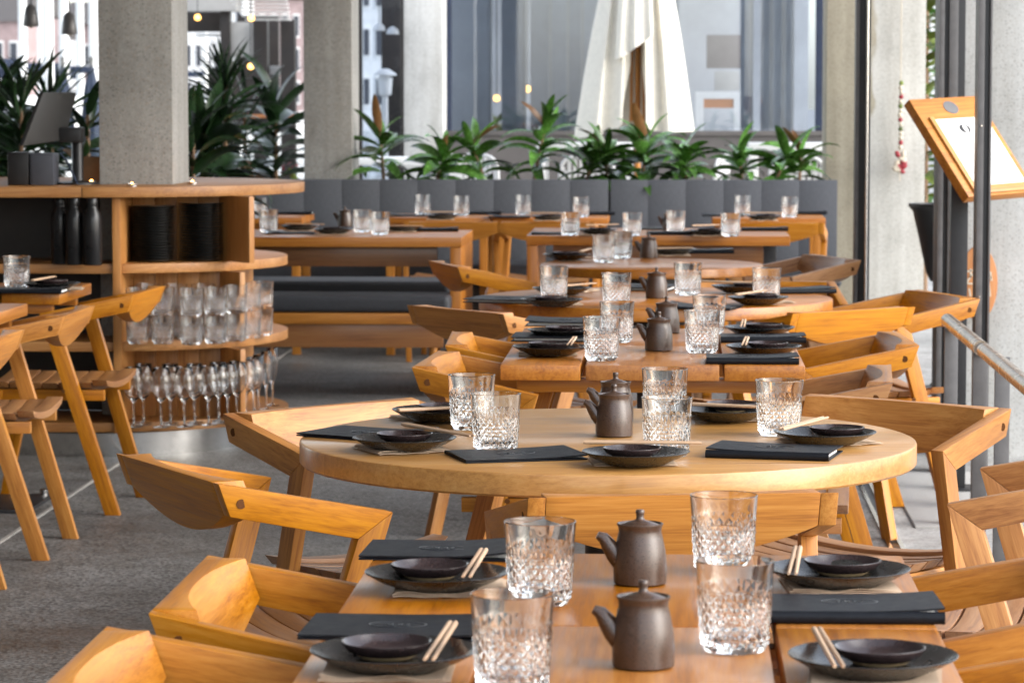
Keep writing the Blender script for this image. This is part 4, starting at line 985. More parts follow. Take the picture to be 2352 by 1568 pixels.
for row, (dx, dy, wr) in enumerate(((0, 0, 'front row'), (0.022, 0.082, 'second row'), (0.012, 0.16, 'third row'))):
    for (px, py), w_ in zip(((-2.062, 11.977), (-1.960, 11.967), (-1.870, 11.987), (-1.786, 12.056), (-1.725, 12.157), (-1.678, 12.310)), ('far left', 'second from left', 'third from left', 'third from right', 'second from right', 'far right')):
        if py + dy > 12.345 and px < -1.80: continue
        o = link('wine_glass', WG); put(o, (px + dx + rnd.uniform(-.004, .004), py + dy, 0.1292)); tag(o, 'stemmed wine glass on the lowest counter shelf, ' + w_ + ' of the ' + wr, 'wine glass', 'wine glasses on the lowest counter shelf')
for (px, py), w_ in zip(((-1.657, 12.516), (-1.644, 12.658), (-1.643, 12.839)), ('left', 'middle', 'right')):
    o = link('champagne_flute', FL); put(o, (px, py, 0.1292)); tag(o, w_ + ' one of three slender flutes at the right end of the lowest counter shelf', 'flute glass', 'flutes on the lowest counter shelf')

# things on the counter
zc = 1.0402
t = thing('pos_terminal', 'dark touch-screen till seen from behind, tilted on its black stand on the counter', 'till', (-2.36, 12.40, zc))
b = MB(); q = [Vector((-2.447, 12.220, 1.400)), Vector((-2.362, 12.460, 1.400)), Vector((-2.395, 12.380, 1.215)), Vector((-2.509, 12.120, 1.195))]
o0 = Vector((-2.36, 12.40, zc)); nrm = (q[1] - q[0]).cross(q[3] - q[0]).normalized() * 0.018
b.hexa([p - o0 for p in q], [p - o0 + nrm for p in q]); b.build('monitor', 'screen_back', t, bevel=0.004)
MB().lathe([(0, 0), (0.085, 0), (0.085, 0.008), (0.026, 0.014), (0.023, 0.02), (0.023, 0.20), (0.02, 0.205), (0, 0.205)], 20, (0.005, 0.02, 0)).build('stand', 'plastic_black', t, smooth=40)
MB().box(-0.06, 0.035, -0.06, 0.03, 0.165, 0.225).build('hinge_bracket', 'plastic_black', t, bevel=0.008)
MB().tube([(-0.05, -0.04, 0.12), (-0.02, -0.06, 0.09), (0.0, -0.05, 0.04), (0.02, -0.07, 0.004)], 0.004, 8).build('cable', 'navy', t, smooth=60)
o = MB().box(-0.042, 0.042, -0.07, 0.07, 0, 0.128).build('receipt_printer', 'plastic_black', bevel=0.005); put(o, (-2.565, 12.36, zc)); tag(o, 'black receipt printer on the counter at far left', 'printer')
t = thing('card_reader_box', 'grey ribbed plastic box beside the black printer on the counter', 'box', (-2.472, 12.35, zc))
MB().box(-0.046, 0.046, -0.06, 0.06, 0, 0.125).build('box_shell', 'plastic_grey', t, bevel=0.005)
MB().box(-0.038, 0.038, -0.0622, -0.0605, 0.012, 0.112).build('front_panel', 'plastic_grey', t, bevel=0.0008)
t = thing('cardboard_box', 'open brown cardboard box on the counter beside the column', 'box', (-2.33, 12.62, zc))
MB().box(-0.07, 0.07, -0.07, -0.066, 0, 0.105).build('side', 'cardboard', t); MB().box(-0.07, 0.07, 0.066, 0.07, 0, 0.105).build('side', 'cardboard', t)
MB().box(-0.07, -0.066, -0.066, 0.066, 0, 0.105).build('side', 'cardboard', t); MB().box(0.066, 0.07, -0.066, 0.066, 0, 0.105).build('side', 'cardboard', t)
MB().box(-0.066, 0.066, -0.066, 0.066, 0, 0.004).build('bottom', 'cardboard', t)
MB().hexa([(-0.074, -0.068, 0.105), (-0.07, -0.068, 0.105), (-0.07, 0.068, 0.105), (-0.074, 0.068, 0.105)], [(-0.112, -0.066, 0.135), (-0.108, -0.066, 0.137), (-0.108, 0.066, 0.137), (-0.112, 0.066, 0.135)]).build('flap', 'cardboard', t)
for p, lab in (((-2.089, 12.121), 'tealight glowing at the foot of the concrete column'), ((-2.311, 12.475), 'tealight glowing on the counter left of the column'), ((-1.903, 12.434), 'tealight glowing on the counter right of the column')):
    t = thing('tealight', lab, 'candle', (p[0], p[1], zc), 0, 'tealights on the counter')
    MB().lathe([(0, 0), (0.02, 0), (0.021, 0.012), (0.0195, 0.012), (0.019, 0.004), (0, 0.004)], 16).build('tin_cup', 'bright_steel', t, smooth=40)
    MB().lathe([(0, 0.0041), (0.0185, 0.0041), (0.0185, 0.009), (0, 0.009)], 14).build('wax', 'cream_bead', t, smooth=40)
    MB().lathe([(0, 0.009), (0.005, 0.011), (0.004, 0.014), (0, 0.017)], 8).build('flame', 'candle', t, smooth=60)

# ================================================================== menu stand, plaque, pot on the right
t = thing('menu_stand', 'wooden menu lectern on a black post with a white menu sheet, by the right-hand posts', 'menu stand', (0.99, 11.2, 0))
TL, TR, BL = Vector((0.803, 11.10, 1.375)), Vector((1.056, 11.32, 1.388)), Vector((0.997, 10.93, 1.044))
e1, e2 = (TR - TL), (BL - TL); n3 = e1.cross(e2).normalized()
if n3.z < 0: n3 = -n3
base = Vector((0.99, 11.2, 0))
def quad(u0, u1, v0, v1, h0, h1): return [TL + e1 * u + e2 * v + n3 * h0 - base for u, v in ((u0, v0), (u1, v0), (u1, v1), (u0, v1))], [TL + e1 * u + e2 * v + n3 * h1 - base for u, v in ((u0, v0), (u1, v0), (u1, v1), (u0, v1))]
MB().hexa(*quad(0, 1, 0, 1, -0.035, 0.0)).build('board', 'teak', t, bevel=0.002, grain=tuple(e1))
MB().hexa(*quad(0.10, 0.16, 0.20, 0.97, 0.0005, 0.010)).build('side_lip', 'teak_table', t, bevel=0.002, grain=tuple(e2))
MB().hexa(*quad(0.16, 0.98, 0.93, 0.985, 0.0005, 0.010)).build('bottom_lip', 'teak_table', t, bevel=0.002, grain=tuple(e1))
o = MB().hexa(*quad(0.19, 0.93, 0.22, 0.90, 0.0008, 0.002)).build('menu_sheet', 'paper', t); o['label'] = 'white menu sheet with a small dark oval emblem'
def ovalp(u, v, ru, rv, h, mat, name, par):
    b = MB(); n = 28; pts = [TL + e1 * (u + ru * math.cos(2 * math.pi * i / n)) + e2 * (v + rv * math.sin(2 * math.pi * i / n)) + n3 * h - base for i in range(n)]
    b.add(pts + [p + n3 * 0.0012 for p in pts], [tuple(range(n)), tuple(range(2 * n - 1, n - 1, -1))] + [(i, (i + 1) % n, n + (i + 1) % n, n + i) for i in range(n)]); return b.build(name, mat, par)
ovalp(0.52, 0.105, 0.10, 0.065, 0.0004, 'grey_steel', 'oval_badge', t).color = (1, 1, 1, 1)
ovalp(0.53, 0.33, 0.075, 0.045, 0.0022, 'black_steel', 'emblem', o)
ovalp(0.53, 0.33, 0.028, 0.043, 0.0036, 'paper', 'emblem_gap', o)
MB().box(-0.03, 0.03, 0.0, 0.06, 0.012, 1.17).build('stand_post', 'black_steel', t, bevel=0.002)
MB().box(-0.06, 0.06, -0.05, 0.11, -0.003, 0.012).build('stand_foot', 'black_steel', t, bevel=0.003)
t = thing('oval_plaque', 'oval orange wooden plaque with carved signs behind the right door post', 'plaque', (1.152, 12.200, 0.675))
b = MB(); n = 48; pts = [(0.073 * math.cos(2 * math.pi * i / n), 0.143 * math.sin(2 * math.pi * i / n)) for i in range(n)]
b.add([(x, 0.012, z) for x, z in pts] + [(x, -0.012, z) for x, z in pts], [tuple(range(n)), tuple(range(2 * n - 1, n - 1, -1))] + [(i, (i + 1) % n, n + (i + 1) % n, n + i) for i in range(n)])
b.build('plaque_board', 'orange_wood', t, bevel=0.003, grain=(0, 0, 1))
b = MB()
for x0, z0, x1, z1 in ((-0.045, 0.045, -0.02, 0.05), (-0.03, 0.055, -0.03, 0.02), (-0.02, 0.04, -0.05, -0.005), (-0.045, 0.0, -0.015, -0.002), (-0.035, -0.02, -0.03, -0.05), (0.045, 0.045, 0.05, 0.01), (0.04, 0.0, 0.045, -0.05), (0.03, 0.02, 0.05, 0.022)):
    b.bar((x0, -0.0125, z0), (x1, -0.0125, z1), Vector((z1 - z0, 0, x0 - x1)).normalized() * 0.003, (0, 0.0012, 0))
b.build('carved_signs', 'cream_bead', t)
MB().tube([(0, 0.012, 0), (0, 0.10, 0)], 0.012, 10).build('wall_spacer', 'black_steel', t)

# string of beads with a bow
bp = Vector((1.320, 18.930, 1.503))
t = thing('bead_garland', 'string of red and cream beads with a ragged bow hanging on the stained pier', 'garland', (bp.x, 18.93, bp.z - 0.62))
MB().tube([(0, 0, 0), (0, 0, 1.4)], 0.003, 6).build('string', 'cream_bead', t)
bm_ = [MB().lathe([(0, -0.014), (0.011, -0.010), (0.015, 0), (0.011, 0.010), (0, 0.014)], 10).mesh('bead', smooth=60) for _ in range(3)]
for me_, mt in zip(bm_, ('red', 'cream_bead', 'leaf_light')): me_.materials.append(M[mt])
for k_ in range(15):
    o = link('bead', bm_[(1, 0, 1, 1, 2)[k_ % 5]], None, t); o.location = (rnd.uniform(-0.004, 0.004), -0.008, 0.20 + k_ * 0.027); o.scale = (1, 1, rnd.uniform(0.9, 1.2))
for k_ in range(16):
    a = rnd.uniform(0, 6.28); rr = rnd.uniform(0.01, 0.05)
    o = link('bow_scrap', bm_[k_ % 2], None, t); o.location = (rr * math.cos(a), -0.015, 0.10 + rr * math.sin(a) * 1.3); o.scale = (1.0, 0.8, 1.7); o.rotation_euler = (0, rnd.uniform(-1.2, 1.2), 0)

# ================================================================== plants
def leaf_mesh(name, droop, width, mat, n=7):
    b = MB(); pts = []; ang = 0.0; p = Vector((0, 0, 0)); seg = 1.0 / n
    for k_ in range(n + 1):
        f = k_ / n; wd = width * (math.sin(math.pi * min(1, 0.12 + f * 0.88)) ** 0.7) * (1 - 0.2 * f) if k_ < n else 0.002
        if k_ == 0: wd = width * 0.25
        nrm = Vector((0, -math.sin(-ang), math.cos(-ang)))
        b.v += [p + Vector((-wd, 0, 0)) + nrm * wd * 0.35, p, p + Vector((wd, 0, 0)) + nrm * wd * 0.35]
        p = p + Vector((0, math.cos(ang), -math.sin(ang))) * seg; ang += droop / n * (0.6 + 0.8 * f)
    for k_ in range(n):
        a = 3 * k_; b.f += [(a, a + 1, a + 4, a + 3), (a + 1, a + 2, a + 5, a + 4)]
    me = b.mesh(name, smooth=60); me.materials.append(M[mat]); return me
LEAF = {m_: [leaf_mesh('leaf', d, w_, m_) for d, w_ in ((0.8, 0.11), (1.3, 0.135), (1.7, 0.125))] for m_ in ('leaf', 'leaf_dark', 'leaf_young', 'leaf_light')}
SLIM = {m_: [leaf_mesh('leaf', d, w_, m_) for d, w_ in ((0.5, 0.04), (1.2, 0.042), (2.0, 0.04))] for m_ in ('leaf_dark', 'leaf')}
def plant(name, label, cat, x, y, z0, h, n, ll, mat='leaf', group=None, slim=False, lean=(0, 0), young=True, stem_r=0.009, low=0.25):
    t = thing(name, label, cat, (x, y, z0), 0, group)
    MB().tube([(0, 0, -0.02), (lean[0] * 0.4, lean[1] * 0.4, h * 0.5), (lean[0], lean[1], h)], [stem_r * 1.3, stem_r, stem_r * 0.6], 8).build('stem', 'stem', t, smooth=60)
    for k_ in range(n):
        f = low + (1 - low) * k_ / (n - 1)
        src = SLIM if slim else LEAF
        top = f > 0.86
        pitch = (1.15 if top else 0.95 - 1.15 * (1 - f)) + rnd.uniform(-0.25, 0.2)
        kind = 0 if top else (1 if f > 0.5 else 2)
        mt = mat
        if young and k_ >= n - 2: mt = 'leaf_young' if rnd.random() < 0.5 else 'leaf'
        if mt not in src: mt = mat
        o = link('leaf', src[mt][kind], None, t)
        o.location = (lean[0] * f, lean[1] * f, h * f)
        s = ll * rnd.uniform(0.75, 1.12) * (0.8 if top else 1.0)
        o.rotation_euler = (pitch + rnd.uniform(-0.2, 0.2), rnd.uniform(-0.6, 0.6), k_ * 2.4 + rnd.uniform(-0.4, 0.4)); o.scale = (s, s, s)
    return t
spots = ((880, 0.44, 20, 'leftmost, beside the dark column'), (1000, 0.50, 22, 'second from left, before the pale column'), (1118, 0.38, 22, 'third from left, low and bright'), (1225, 0.52, 26, 'fourth from left, with a tall crown'), (1340, 0.34, 22, 'fifth from left, before a white chair'),
         (1395, 0.42, 20, 'beside the folded parasol, slim'), (1475, 0.52, 26, 'in the middle, below the folded parasol'), (1580, 0.48, 28, 'right of the parasol, dense and dark'), (1705, 0.50, 22, 'third from right, loose'), (1775, 0.40, 14, 'second from right, thin'), (1835, 0.46, 18, 'rightmost, pale and drooping'))
for px, h_, n_, lb in spots:
    X_ = (px - 1555) * 18.35 / 7300 + 0.0
    plant('dracaena', 'leafy green plant above the banquette, ' + lb, 'plant', X_, 18.35 + rnd.uniform(-0.06, 0.08), 0.845, h_ * rnd.uniform(0.38, 0.74), n_ - 4 + rnd.randrange(0, 6), rnd.uniform(0.26, 0.36), 'leaf', 'leafy plants in the long planter', lean=(rnd.uniform(-0.1, 0.1), rnd.uniform(-0.06, 0.06)))
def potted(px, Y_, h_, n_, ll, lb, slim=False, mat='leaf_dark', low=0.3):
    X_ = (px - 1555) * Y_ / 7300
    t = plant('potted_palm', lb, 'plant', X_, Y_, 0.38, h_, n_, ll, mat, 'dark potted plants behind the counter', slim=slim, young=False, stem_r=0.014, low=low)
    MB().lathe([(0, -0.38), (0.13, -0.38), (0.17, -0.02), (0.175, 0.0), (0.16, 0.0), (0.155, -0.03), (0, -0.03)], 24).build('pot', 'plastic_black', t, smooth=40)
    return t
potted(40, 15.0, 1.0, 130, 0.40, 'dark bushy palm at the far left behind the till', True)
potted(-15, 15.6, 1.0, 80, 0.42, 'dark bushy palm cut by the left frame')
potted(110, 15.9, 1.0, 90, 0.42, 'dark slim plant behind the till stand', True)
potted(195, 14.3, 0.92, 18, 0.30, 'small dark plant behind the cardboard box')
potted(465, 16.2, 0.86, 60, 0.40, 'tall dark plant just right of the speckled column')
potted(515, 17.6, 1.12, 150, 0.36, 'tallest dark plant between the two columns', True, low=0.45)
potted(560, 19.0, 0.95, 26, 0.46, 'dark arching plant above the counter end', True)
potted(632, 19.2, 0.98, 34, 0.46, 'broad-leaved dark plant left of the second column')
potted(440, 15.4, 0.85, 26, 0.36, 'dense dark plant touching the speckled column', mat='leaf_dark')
for px, Y_, lb in ((652, 19.3, 'left cluster of red flowers by the counter end'), (684, 19.6, 'right cluster of red flowers by the second column')):
    X_ = (px - 1555) * Y_ / 7300
    t = plant('flowering_plant', lb, 'plant', X_, Y_, 0.30, 0.52, 18, 0.20, 'leaf_light', 'red flowering plants', young=False)
    for k_ in range(9):
        o = link('petal', LEAF['leaf_young'][1].copy(), None, t); o.data.materials.clear(); o.data.materials.append(M['red'])
        a = k_ * 0.7; o.location = (0.02 * math.cos(a), 0.02 * math.sin(a), 0.56 + 0.05 * (k_ % 3)); o.rotation_euler = (rnd.uniform(-0.2, 0.8), 0, a); o.scale = (0.07, 0.07, 0.07)
    MB().lathe([(0, -0.38), (0.10, -0.38), (0.13, -0.02), (0.12, 0.0), (0.115, -0.03), (0, -0.03)], 20).build('pot', 'white_metal', t, smooth=40)

# shrub and black pot on the right
t = thing('black_planter_pot', 'black ribbed flower pot standing behind the wide door post', 'flower pot', (1.222, 15.0, 0))
MB().lathe([(0, 0.52), (0.03, 0.52), (0.05, 0.56), (0.085, 0.72), (0.115, 0.85), (0.135, 0.872), (0.135, 0.885), (0.12, 0.885), (0.11, 0.86), (0, 0.85)], 28).build('pot_shell', 'plastic_black', t, smooth=40)
MB().lathe([(0, 0), (0.16, 0), (0.16, 0.015), (0.03, 0.03), (0.012, 0.05), (0.012, 0.53), (0, 0.53)], 20).build('pot_stand', 'black_steel', t, smooth=40)
t = plant('variegated_shrub', 'yellow-green shrub growing behind the black flower pot', 'shrub', 1.58, 20.4, -0.004, 2.5, 120, 0.26, 'leaf_light', None, young=False, stem_r=0.02, low=0.18)
t = plant('green_climber', 'green leafy climber beside the stained pier', 'shrub', 1.76, 21.4, -0.004, 2.9, 120, 0.24, 'leaf', None, young=False, stem_r=0.02, low=0.2)

# ================================================================== what lies beyond the banquette
# big window wall
Yw = 26.0
t = thing('window_wall', 'large bluish window in a dark frame above a brown-grey wall, behind the folded parasol', 'window', (-0.35, Yw, 0))
xl, xr = -1.545, 1.545
MB().box(xl, xr, 0, 0.12, -0.1, 1.06).build('lower_wall', 'dark_wall', t)
MB().box(xl, xr, -0.02, 0.14, 1.061, 1.10).build('sill', 'dark_wall', t, bevel=0.004)
for a, b_ in ((xl, xl + 0.05), (xr - 0.07, xr)): MB().box(a, b_, 0.0, 0.10, 1.101, 3.2).build('frame_post', 'navy', t, bevel=0.003)
MB().box(xl + 0.051, xr - 0.071, 0.04, 0.046, 1.101, 3.2).build('pane', 'pane', t)
def wx(px): return (px - 1555) * (Yw + 0.3) / 7300 + 0.35
edges = (1036, 1128, 1154, 1207, 1220, 1262, 1269, 1303, 1309, 1336, 1342, 1400, 1470, 1560)
for k_, (a, b_) in enumerate(zip(edges, edges[1:])):
    if k_ == 0 or (b_ - a) > 16 and k_ not in (1, 3): MB().box(wx(a), wx(b_) - 0.004, 0.26, 0.30, 1.0, 3.2).build('glass_tone_panel', 'panel', t)  # added panels; the glass's reflected blue-grey is in their colour
    elif k_ in (1, 3): MB().box(wx(a), wx(a) + 0.012, 0.22, 0.31, 1.0, 3.2).build('mullion', 'strip', t)
    else: MB().box(wx(a), wx(b_), 0.24, 0.31, 1.0, 3.2).build('mullion', 'strip', t)
for a, b_ in ((1720, 1728), (1766, 1773), (1793, 1800), (1815, 1821)): MB().box(wx(a), wx(b_), 0.24, 0.31, 1.0, 3.2).build('mullion', 'strip', t)
for a, b_ in ((1700, 1719), (1745, 1765), (1774, 1792), (1801, 1814)): MB().box(wx(a), wx(b_), 0.26, 0.30, 1.0, 3.2).build('glass_tone_panel', 'panel', t)
MB().box(xl, xr, 3.2, 3.3, 0, 3.2).build('room_back_wall', 'panel', t)
MB().box(xl, xr, 0.02, 3.3, 3.201, 3.4).build('lintel', 'dark_wall', t)
# shapes behind the pane, standing in for building reflections in the glass
def inroom(px0, px1, y0, y1, Y_, name, mat, label, cat, dep=0.06):
    x0, x1 = (px0 - 1555) * Y_ / 7300, (px1 - 1555) * Y_ / 7300
    z0, z1 = 1.39 - (y1 - 219) * Y_ / 7300, 1.39 - (y0 - 219) * Y_ / 7300
    o = MB().box(-(x1 - x0) / 2, (x1 - x0) / 2, -dep / 2, dep / 2, 0, z1 - z0).build(name, mat, bevel=0.004)
    put(o, ((x0 + x1) / 2, Y_, z0)); tag(o, label, cat); return o
inroom(1622, 1702, 82, 158, 28.2, 'reflection_board', 'board', 'dull brown board behind the big window, standing in for a reflection', 'board')
inroom(1640, 1698, 165, 208, 28.1, 'reflection_square', 'strip', 'pale square under the brown board, standing in for a window reflection', 'picture')
t = thing('reflection_frame', 'white open frame right of the parasol, standing in for a window reflection', 'stand', (0.36, 27.6, 0.9))
MB().box(-0.20, 0.20, -0.03, 0.03, 0.46, 0.52).build('top_bar', 'white_metal', t); MB().box(-0.20, -0.13, -0.03, 0.03, -0.9, 0.459).build('side_bar', 'white_metal', t); MB().box(0.13, 0.20, -0.03, 0.03, -0.9, 0.459).build('side_bar', 'white_metal', t)
MB().box(-0.13, 0.13, -0.02, 0.02, 0.38, 0.459).build('orange_band', 'orange_wood', t)

# folded parasol
t = thing('folded_parasol', 'folded cream canvas parasol on a wooden pole in front of the big window', 'parasol', (-0.283, 23.0, 0.15))
MB().tube([(0, 0, 0), (0, 0, 2.95)], 0.021, 14).build('pole', 'teak', t, smooth=60, grain=(0, 0, 1))
MB().lathe([(0, 0), (0.26, 0), (0.26, 0.05), (0.05, 0.09), (0.035, 0.30), (0, 0.30)], 24).build('base', 'grey_steel', t, smooth=40)
def cloth(hem, top_r, top_z, name, side):
    """canvas hanging from the parasol head to a wandering hem; hem points are (x, y, z)"""
    H_ = [Vector(p) for p in hem]; fine = []
    for k_ in range(len(H_) - 1):
        p0, p1, p2, p3 = H_[max(0, k_ - 1)], H_[k_], H_[k_ + 1], H_[min(len(H_) - 1, k_ + 2)]
        for q_ in range(8):
            f = q_ / 8; fine.append(0.5 * ((2 * p1) + (p2 - p0) * f + (2 * p0 - 5 * p1 + 4 * p2 - p3) * f * f + (3 * p1 - p0 - 3 * p2 + p3) * f ** 3))
    fine.append(H_[-1]); b = MB(); n = len(fine); m = 14
    for j in range(m + 1):
        f = j / m
        for i, e in enumerate(fine):
            a = math.atan2(e.y, e.x); tp = Vector((top_r * math.cos(a), top_r * math.sin(a), top_z))
            p = tp.lerp(e, f); bulge = 0.035 * math.sin(math.pi * f)
            p.x += bulge * math.cos(a); p.y += bulge * math.sin(a)
            b.v.append(p)
    for j in range(m):
        for i in range(n - 1): a = j * n + i; b.f.append((a, a + 1, a + n + 1, a + n))
    return b.build(name, 'canvas', t, smooth=75)
cloth([(-0.05, -0.13, 1.45), (-0.10, -0.20, 1.18), (-0.12, -0.28, 1.02), (-0.24, -0.19, 0.97), (-0.30, -0.25, 0.95), (-0.455, -0.08, 0.93), (-0.40, 0.06, 0.96), (-0.28, 0.20, 0.98), (0.0, 0.22, 0.98)], 0.035, 2.95, 'canopy_lobe', -1)
cloth([(0.035, -0.12, 1.42), (0.06, -0.20, 1.20), (0.07, -0.28, 1.02), (0.17, -0.18, 0.98), (0.23, -0.27, 0.98), (0.33, -0.12, 0.98), (0.37, -0.02, 0.98), (0.40, 0.06, 0.98), (0.20, 0.20, 0.98), (0.0, 0.21, 0.98)], 0.035, 2.95, 'canopy_lobe', 1)
cloth([(-0.16, -0.22, 1.50), (-0.13, -0.31, 1.50), (-0.06, -0.28, 1.54), (-0.02, -0.33, 1.57), (0.05, -0.29, 1.62), (0.10, -0.31, 1.66), (0.11, -0.22, 1.68)], 0.04, 2.97, 'canopy_flap', 0)
for k_ in range(6):
    a = k_ * 1.047 + 0.4
    MB().bar((0.03 * math.cos(a), 0.03 * math.sin(a), 2.6), (0.055 * math.cos(a), 0.05 * math.sin(a) - 0.02, 1.05), (0.008, 0, 0), (0, 0.011, 0)).build('rib', 'teak', t, grain=(0, 0, 1))

# white terrace furniture
def white_table(x0, x1, y, label, z=0.92):
    t = thing('white_table', label, 'table', ((x0 + x1) / 2, y, 0.15), 0, 'white terrace tables'); h = (x1 - x0) / 2; z -= 0.0
    MB().box(-h, h, -0.30, 0.30, z - 0.05, z).build('table_top', 'white_metal', t, bevel=0.006)
    for sx in (-1, 1):
        for sy in (-1, 1): MB().box(sx * (h - 0.03) - 0.03, sx * (h - 0.03) + 0.03, sy * 0.26 - 0.03, sy * 0.26 + 0.03, 0, z - 0.051).build('leg', 'white_metal', t, bevel=0.004)
white_table(-0.94, -0.30, 21.6, 'white terrace table left of the folded parasol')
white_table(0.485, 1.055, 21.6, 'white terrace table at the right, below the big window')
white_table(-2.35, -1.55, 22.6, 'white terrace table beside the pale column', 0.80)
def white_chair(x, y, rz, label):
    t = thing('white_chair', label, 'chair', (x, y, 0.15), R(rz), 'white perforated terrace chairs')
    # rounded back: frame tube and perforated shell
    pts = []
    for i in range(13):
        a = math.pi * i / 12; pts.append((-0.18 * (1 if a < math.pi / 2 else -1) * abs(math.cos(a)) ** 0.45, -0.20 - 0.02 * math.sin(a), 0.62 + 0.22 * math.sin(a) ** 0.5))
    MB().tube([(-0.19, -0.19, 0.44)] + pts + [(0.19, -0.19, 0.44)], 0.012, 8).build('back_frame', 'white_metal', t, smooth=60)
    for k_ in range(9):
        xx = -0.155 + k_ * 0.0388; top = 0.62 + 0.22 * (1 - (abs(xx) / 0.185) ** 4) ** 0.5
        MB().box(xx - 0.012, xx + 0.012, -0.214, -0.207, 0.46, top - 0.004).build('back_slat', 'white_metal', t)
    for k_ in range(4): MB().box(-0.17, 0.17, -0.206, -0.200, 0.50 + k_ * 0.075, 0.525 + k_ * 0.075).build('cross_slat', 'white_metal', t)
    MB().box(-0.20, 0.20, -0.20, 0.20, 0.425, 0.45).build('seat', 'white_metal', t, bevel=0.01)
    for sx in (-1, 1):
        for sy in (-1, 1): MB().tube([(sx * 0.19, sy * 0.19, 0.43), (sx * 0.22, sy * 0.22, 0)], 0.011, 8).build('leg', 'white_metal', t, smooth=60)
        MB().tube([(sx * 0.19, -0.2, 0.64), (sx * 0.21, 0.05, 0.65), (sx * 0.2, 0.18, 0.60), (sx * 0.19, 0.19, 0.43)], 0.012, 8).build('arm', 'white_metal', t, smooth=60)
    return t
white_chair(-0.585, 21.0, 0, 'white perforated chair at the left terrace table')
white_chair(0.785, 21.0, 0, 'white perforated chair at the right terrace table')
white_chair(0.10, 21.2, 75, 'white chair turned sideways right of the folded parasol')
white_chair(-1.52, 21.4, 10, 'white chair between the pale column and the planter')
white_chair(-1.25, 21.6, -30, 'white chair half hidden behind the low bright plant')

# dark timber pavilion seen between the first two columns
def bx(px, Y_): return (px - 1555) * Y_ / 7300
def bz(py, Y_): return 1.39 - (py - 219) * Y_ / 7300
YP = 30.0
t = thing('garden_pavilion', 'dark timber pavilion with white slatted awning seen between the left columns', 'pavilion', (bx(560, YP), YP, -0.004)); ox_ = bx(560, YP)
def pv(px0, px1, py0, py1, name, mat, y0=0.0, y1=0.15, bev=0.004):
    return MB().box(bx(px0, YP) - ox_, bx(px1, YP) - ox_, y0, y1, bz(py1, YP), bz(py0, YP)).build(name, mat, t, bevel=bev)
pv(505, 527, -60, 560, 'timber_post', 'dark_timber'); pv(581, 613, 45, 560, 'timber_post', 'dark_timber'); pv(643, 676, 45, 560, 'timber_post', 'dark_timber', 0.02, 0.17)
pv(690, 712, 70, 560, 'timber_post', 'dark_timber', 0.3, 0.45)
pv(420, 545, -60, 26, 'beam', 'strip', -0.1, 0.3); pv(527, 720, -60, -2, 'beam', 'dark_timber', 0.1, 0.4)
pv(430, 700, 262, 270, 'rail', 'orange_wood', -0.02, 0.03)
pv(527, 581, 50, 130, 'white_sign', 'strip', 0.05, 0.09)
pv(436, 505, 75, 82, 'shelf', 'white_metal', 0.3, 0.5); 
for k_ in range(7): pv(551 + k_ * 3, 684 - k_ * 2, -4 + k_ * 8, 0 + k_ * 8, 'awning_slat', 'white_metal', -0.9 + k_ * 0.12, -0.8 + k_ * 0.12, 0.002)
pv(613, 643, 150, 170, 'lamp_box', 'white_metal', 0.2, 0.35); pv(614, 642, 205, 232, 'white_panel', 'white_metal', 1.0, 1.05); pv(616, 641, 233, 262, 'wooden_panel', 'orange_wood', 1.0, 1.05)
pv(404, 500, 22, 70, 'dark_panel', 'dark_timber', 0.6, 0.65); pv(478, 579, 22, 300, 'dark_panel', 'dark_timber', 2.0, 2.1); pv(676, 690, -20, 66, 'dark_panel', 'dark_timber', 2.0, 2.1); pv(404, 478, 150, 420, 'dark_panel', 'dark_timber', 2.0, 2.1)
for k_ in range(4): pv(437 + k_ * 15, 446 + k_ * 15, 84, 130, 'bright_bar', 'white_metal', 1.2, 1.25)
for px, py, lb in ((577, 43, 'warm lamp under the awning of the pavilion'), (453, 41, 'warm lamp behind the speckled column'), (575, 153, 'lower warm lamp in the pavilion')):
    tt = thing('pendant_lamp', lb, 'lamp', (bx(px, 29.2), 29.2, bz(py, 29.2)), 0, 'warm bulbs in the pavilion')
    MB().lathe([(0, -0.03), (0.025, -0.018), (0.03, 0), (0.022, 0.022), (0, 0.03)], 14).build('bulb', 'bulb', tt, smooth=60); MB().tube([(0, 0, 0.03), (0, 0, 1.2)], 0.004, 6).build('cord', 'black_steel', tt)
# lawn and hedge strip beyond
struct(MB().box(-9, -1, 38, 52, -0.401, -0.30).build('lawn', 'grass'))

# glazed door between second and third column, heater and pendants behind it
YD = 27.0
t = thing('glazed_door', 'dark framed glazed door between the second column and the pale column', 'door', (bx(880, YD), YD, -0.004)); od = bx(880, YD)
for a, b_ in ((818, 832), (922, 932)): MB().box(bx(a, YD) - od, bx(b_, YD) - od, 0, 0.06, 0, 3.2).build('frame_post', 'dark_timber', t, bevel=0.003)
MB().box(bx(833, YD) - od, bx(921, YD) - od, 0.02, 0.026, 0.3, 3.2).build('pane', 'pane', t)
MB().box(bx(833, YD) - od, bx(921, YD) - od, 0, 0.05, 0.0, 0.299).build('kick_panel', 'dark_timber', t)
t = thing('patio_heater', 'tall white patio heater with a mushroom cap seen through the glazed door', 'heater', (bx(885, 30), 30.0, -0.004))
MB().lathe([(0, 0.02), (0.20, 0.02), (0.20, 0.5), (0.04, 0.55), (0.03, 0.6), (0.028, 1.38), (0.06, 1.40), (0.07, 1.55), (0.05, 1.58), (0, 1.58)], 24).build('body', 'white_metal', t, smooth=40)
MB().lathe([(0.0, 1.62), (0.105, 1.585), (0.11, 1.58), (0.105, 1.595), (0.04, 1.64), (0, 1.645)], 28).build('cap', 'white_metal', t, smooth=50)
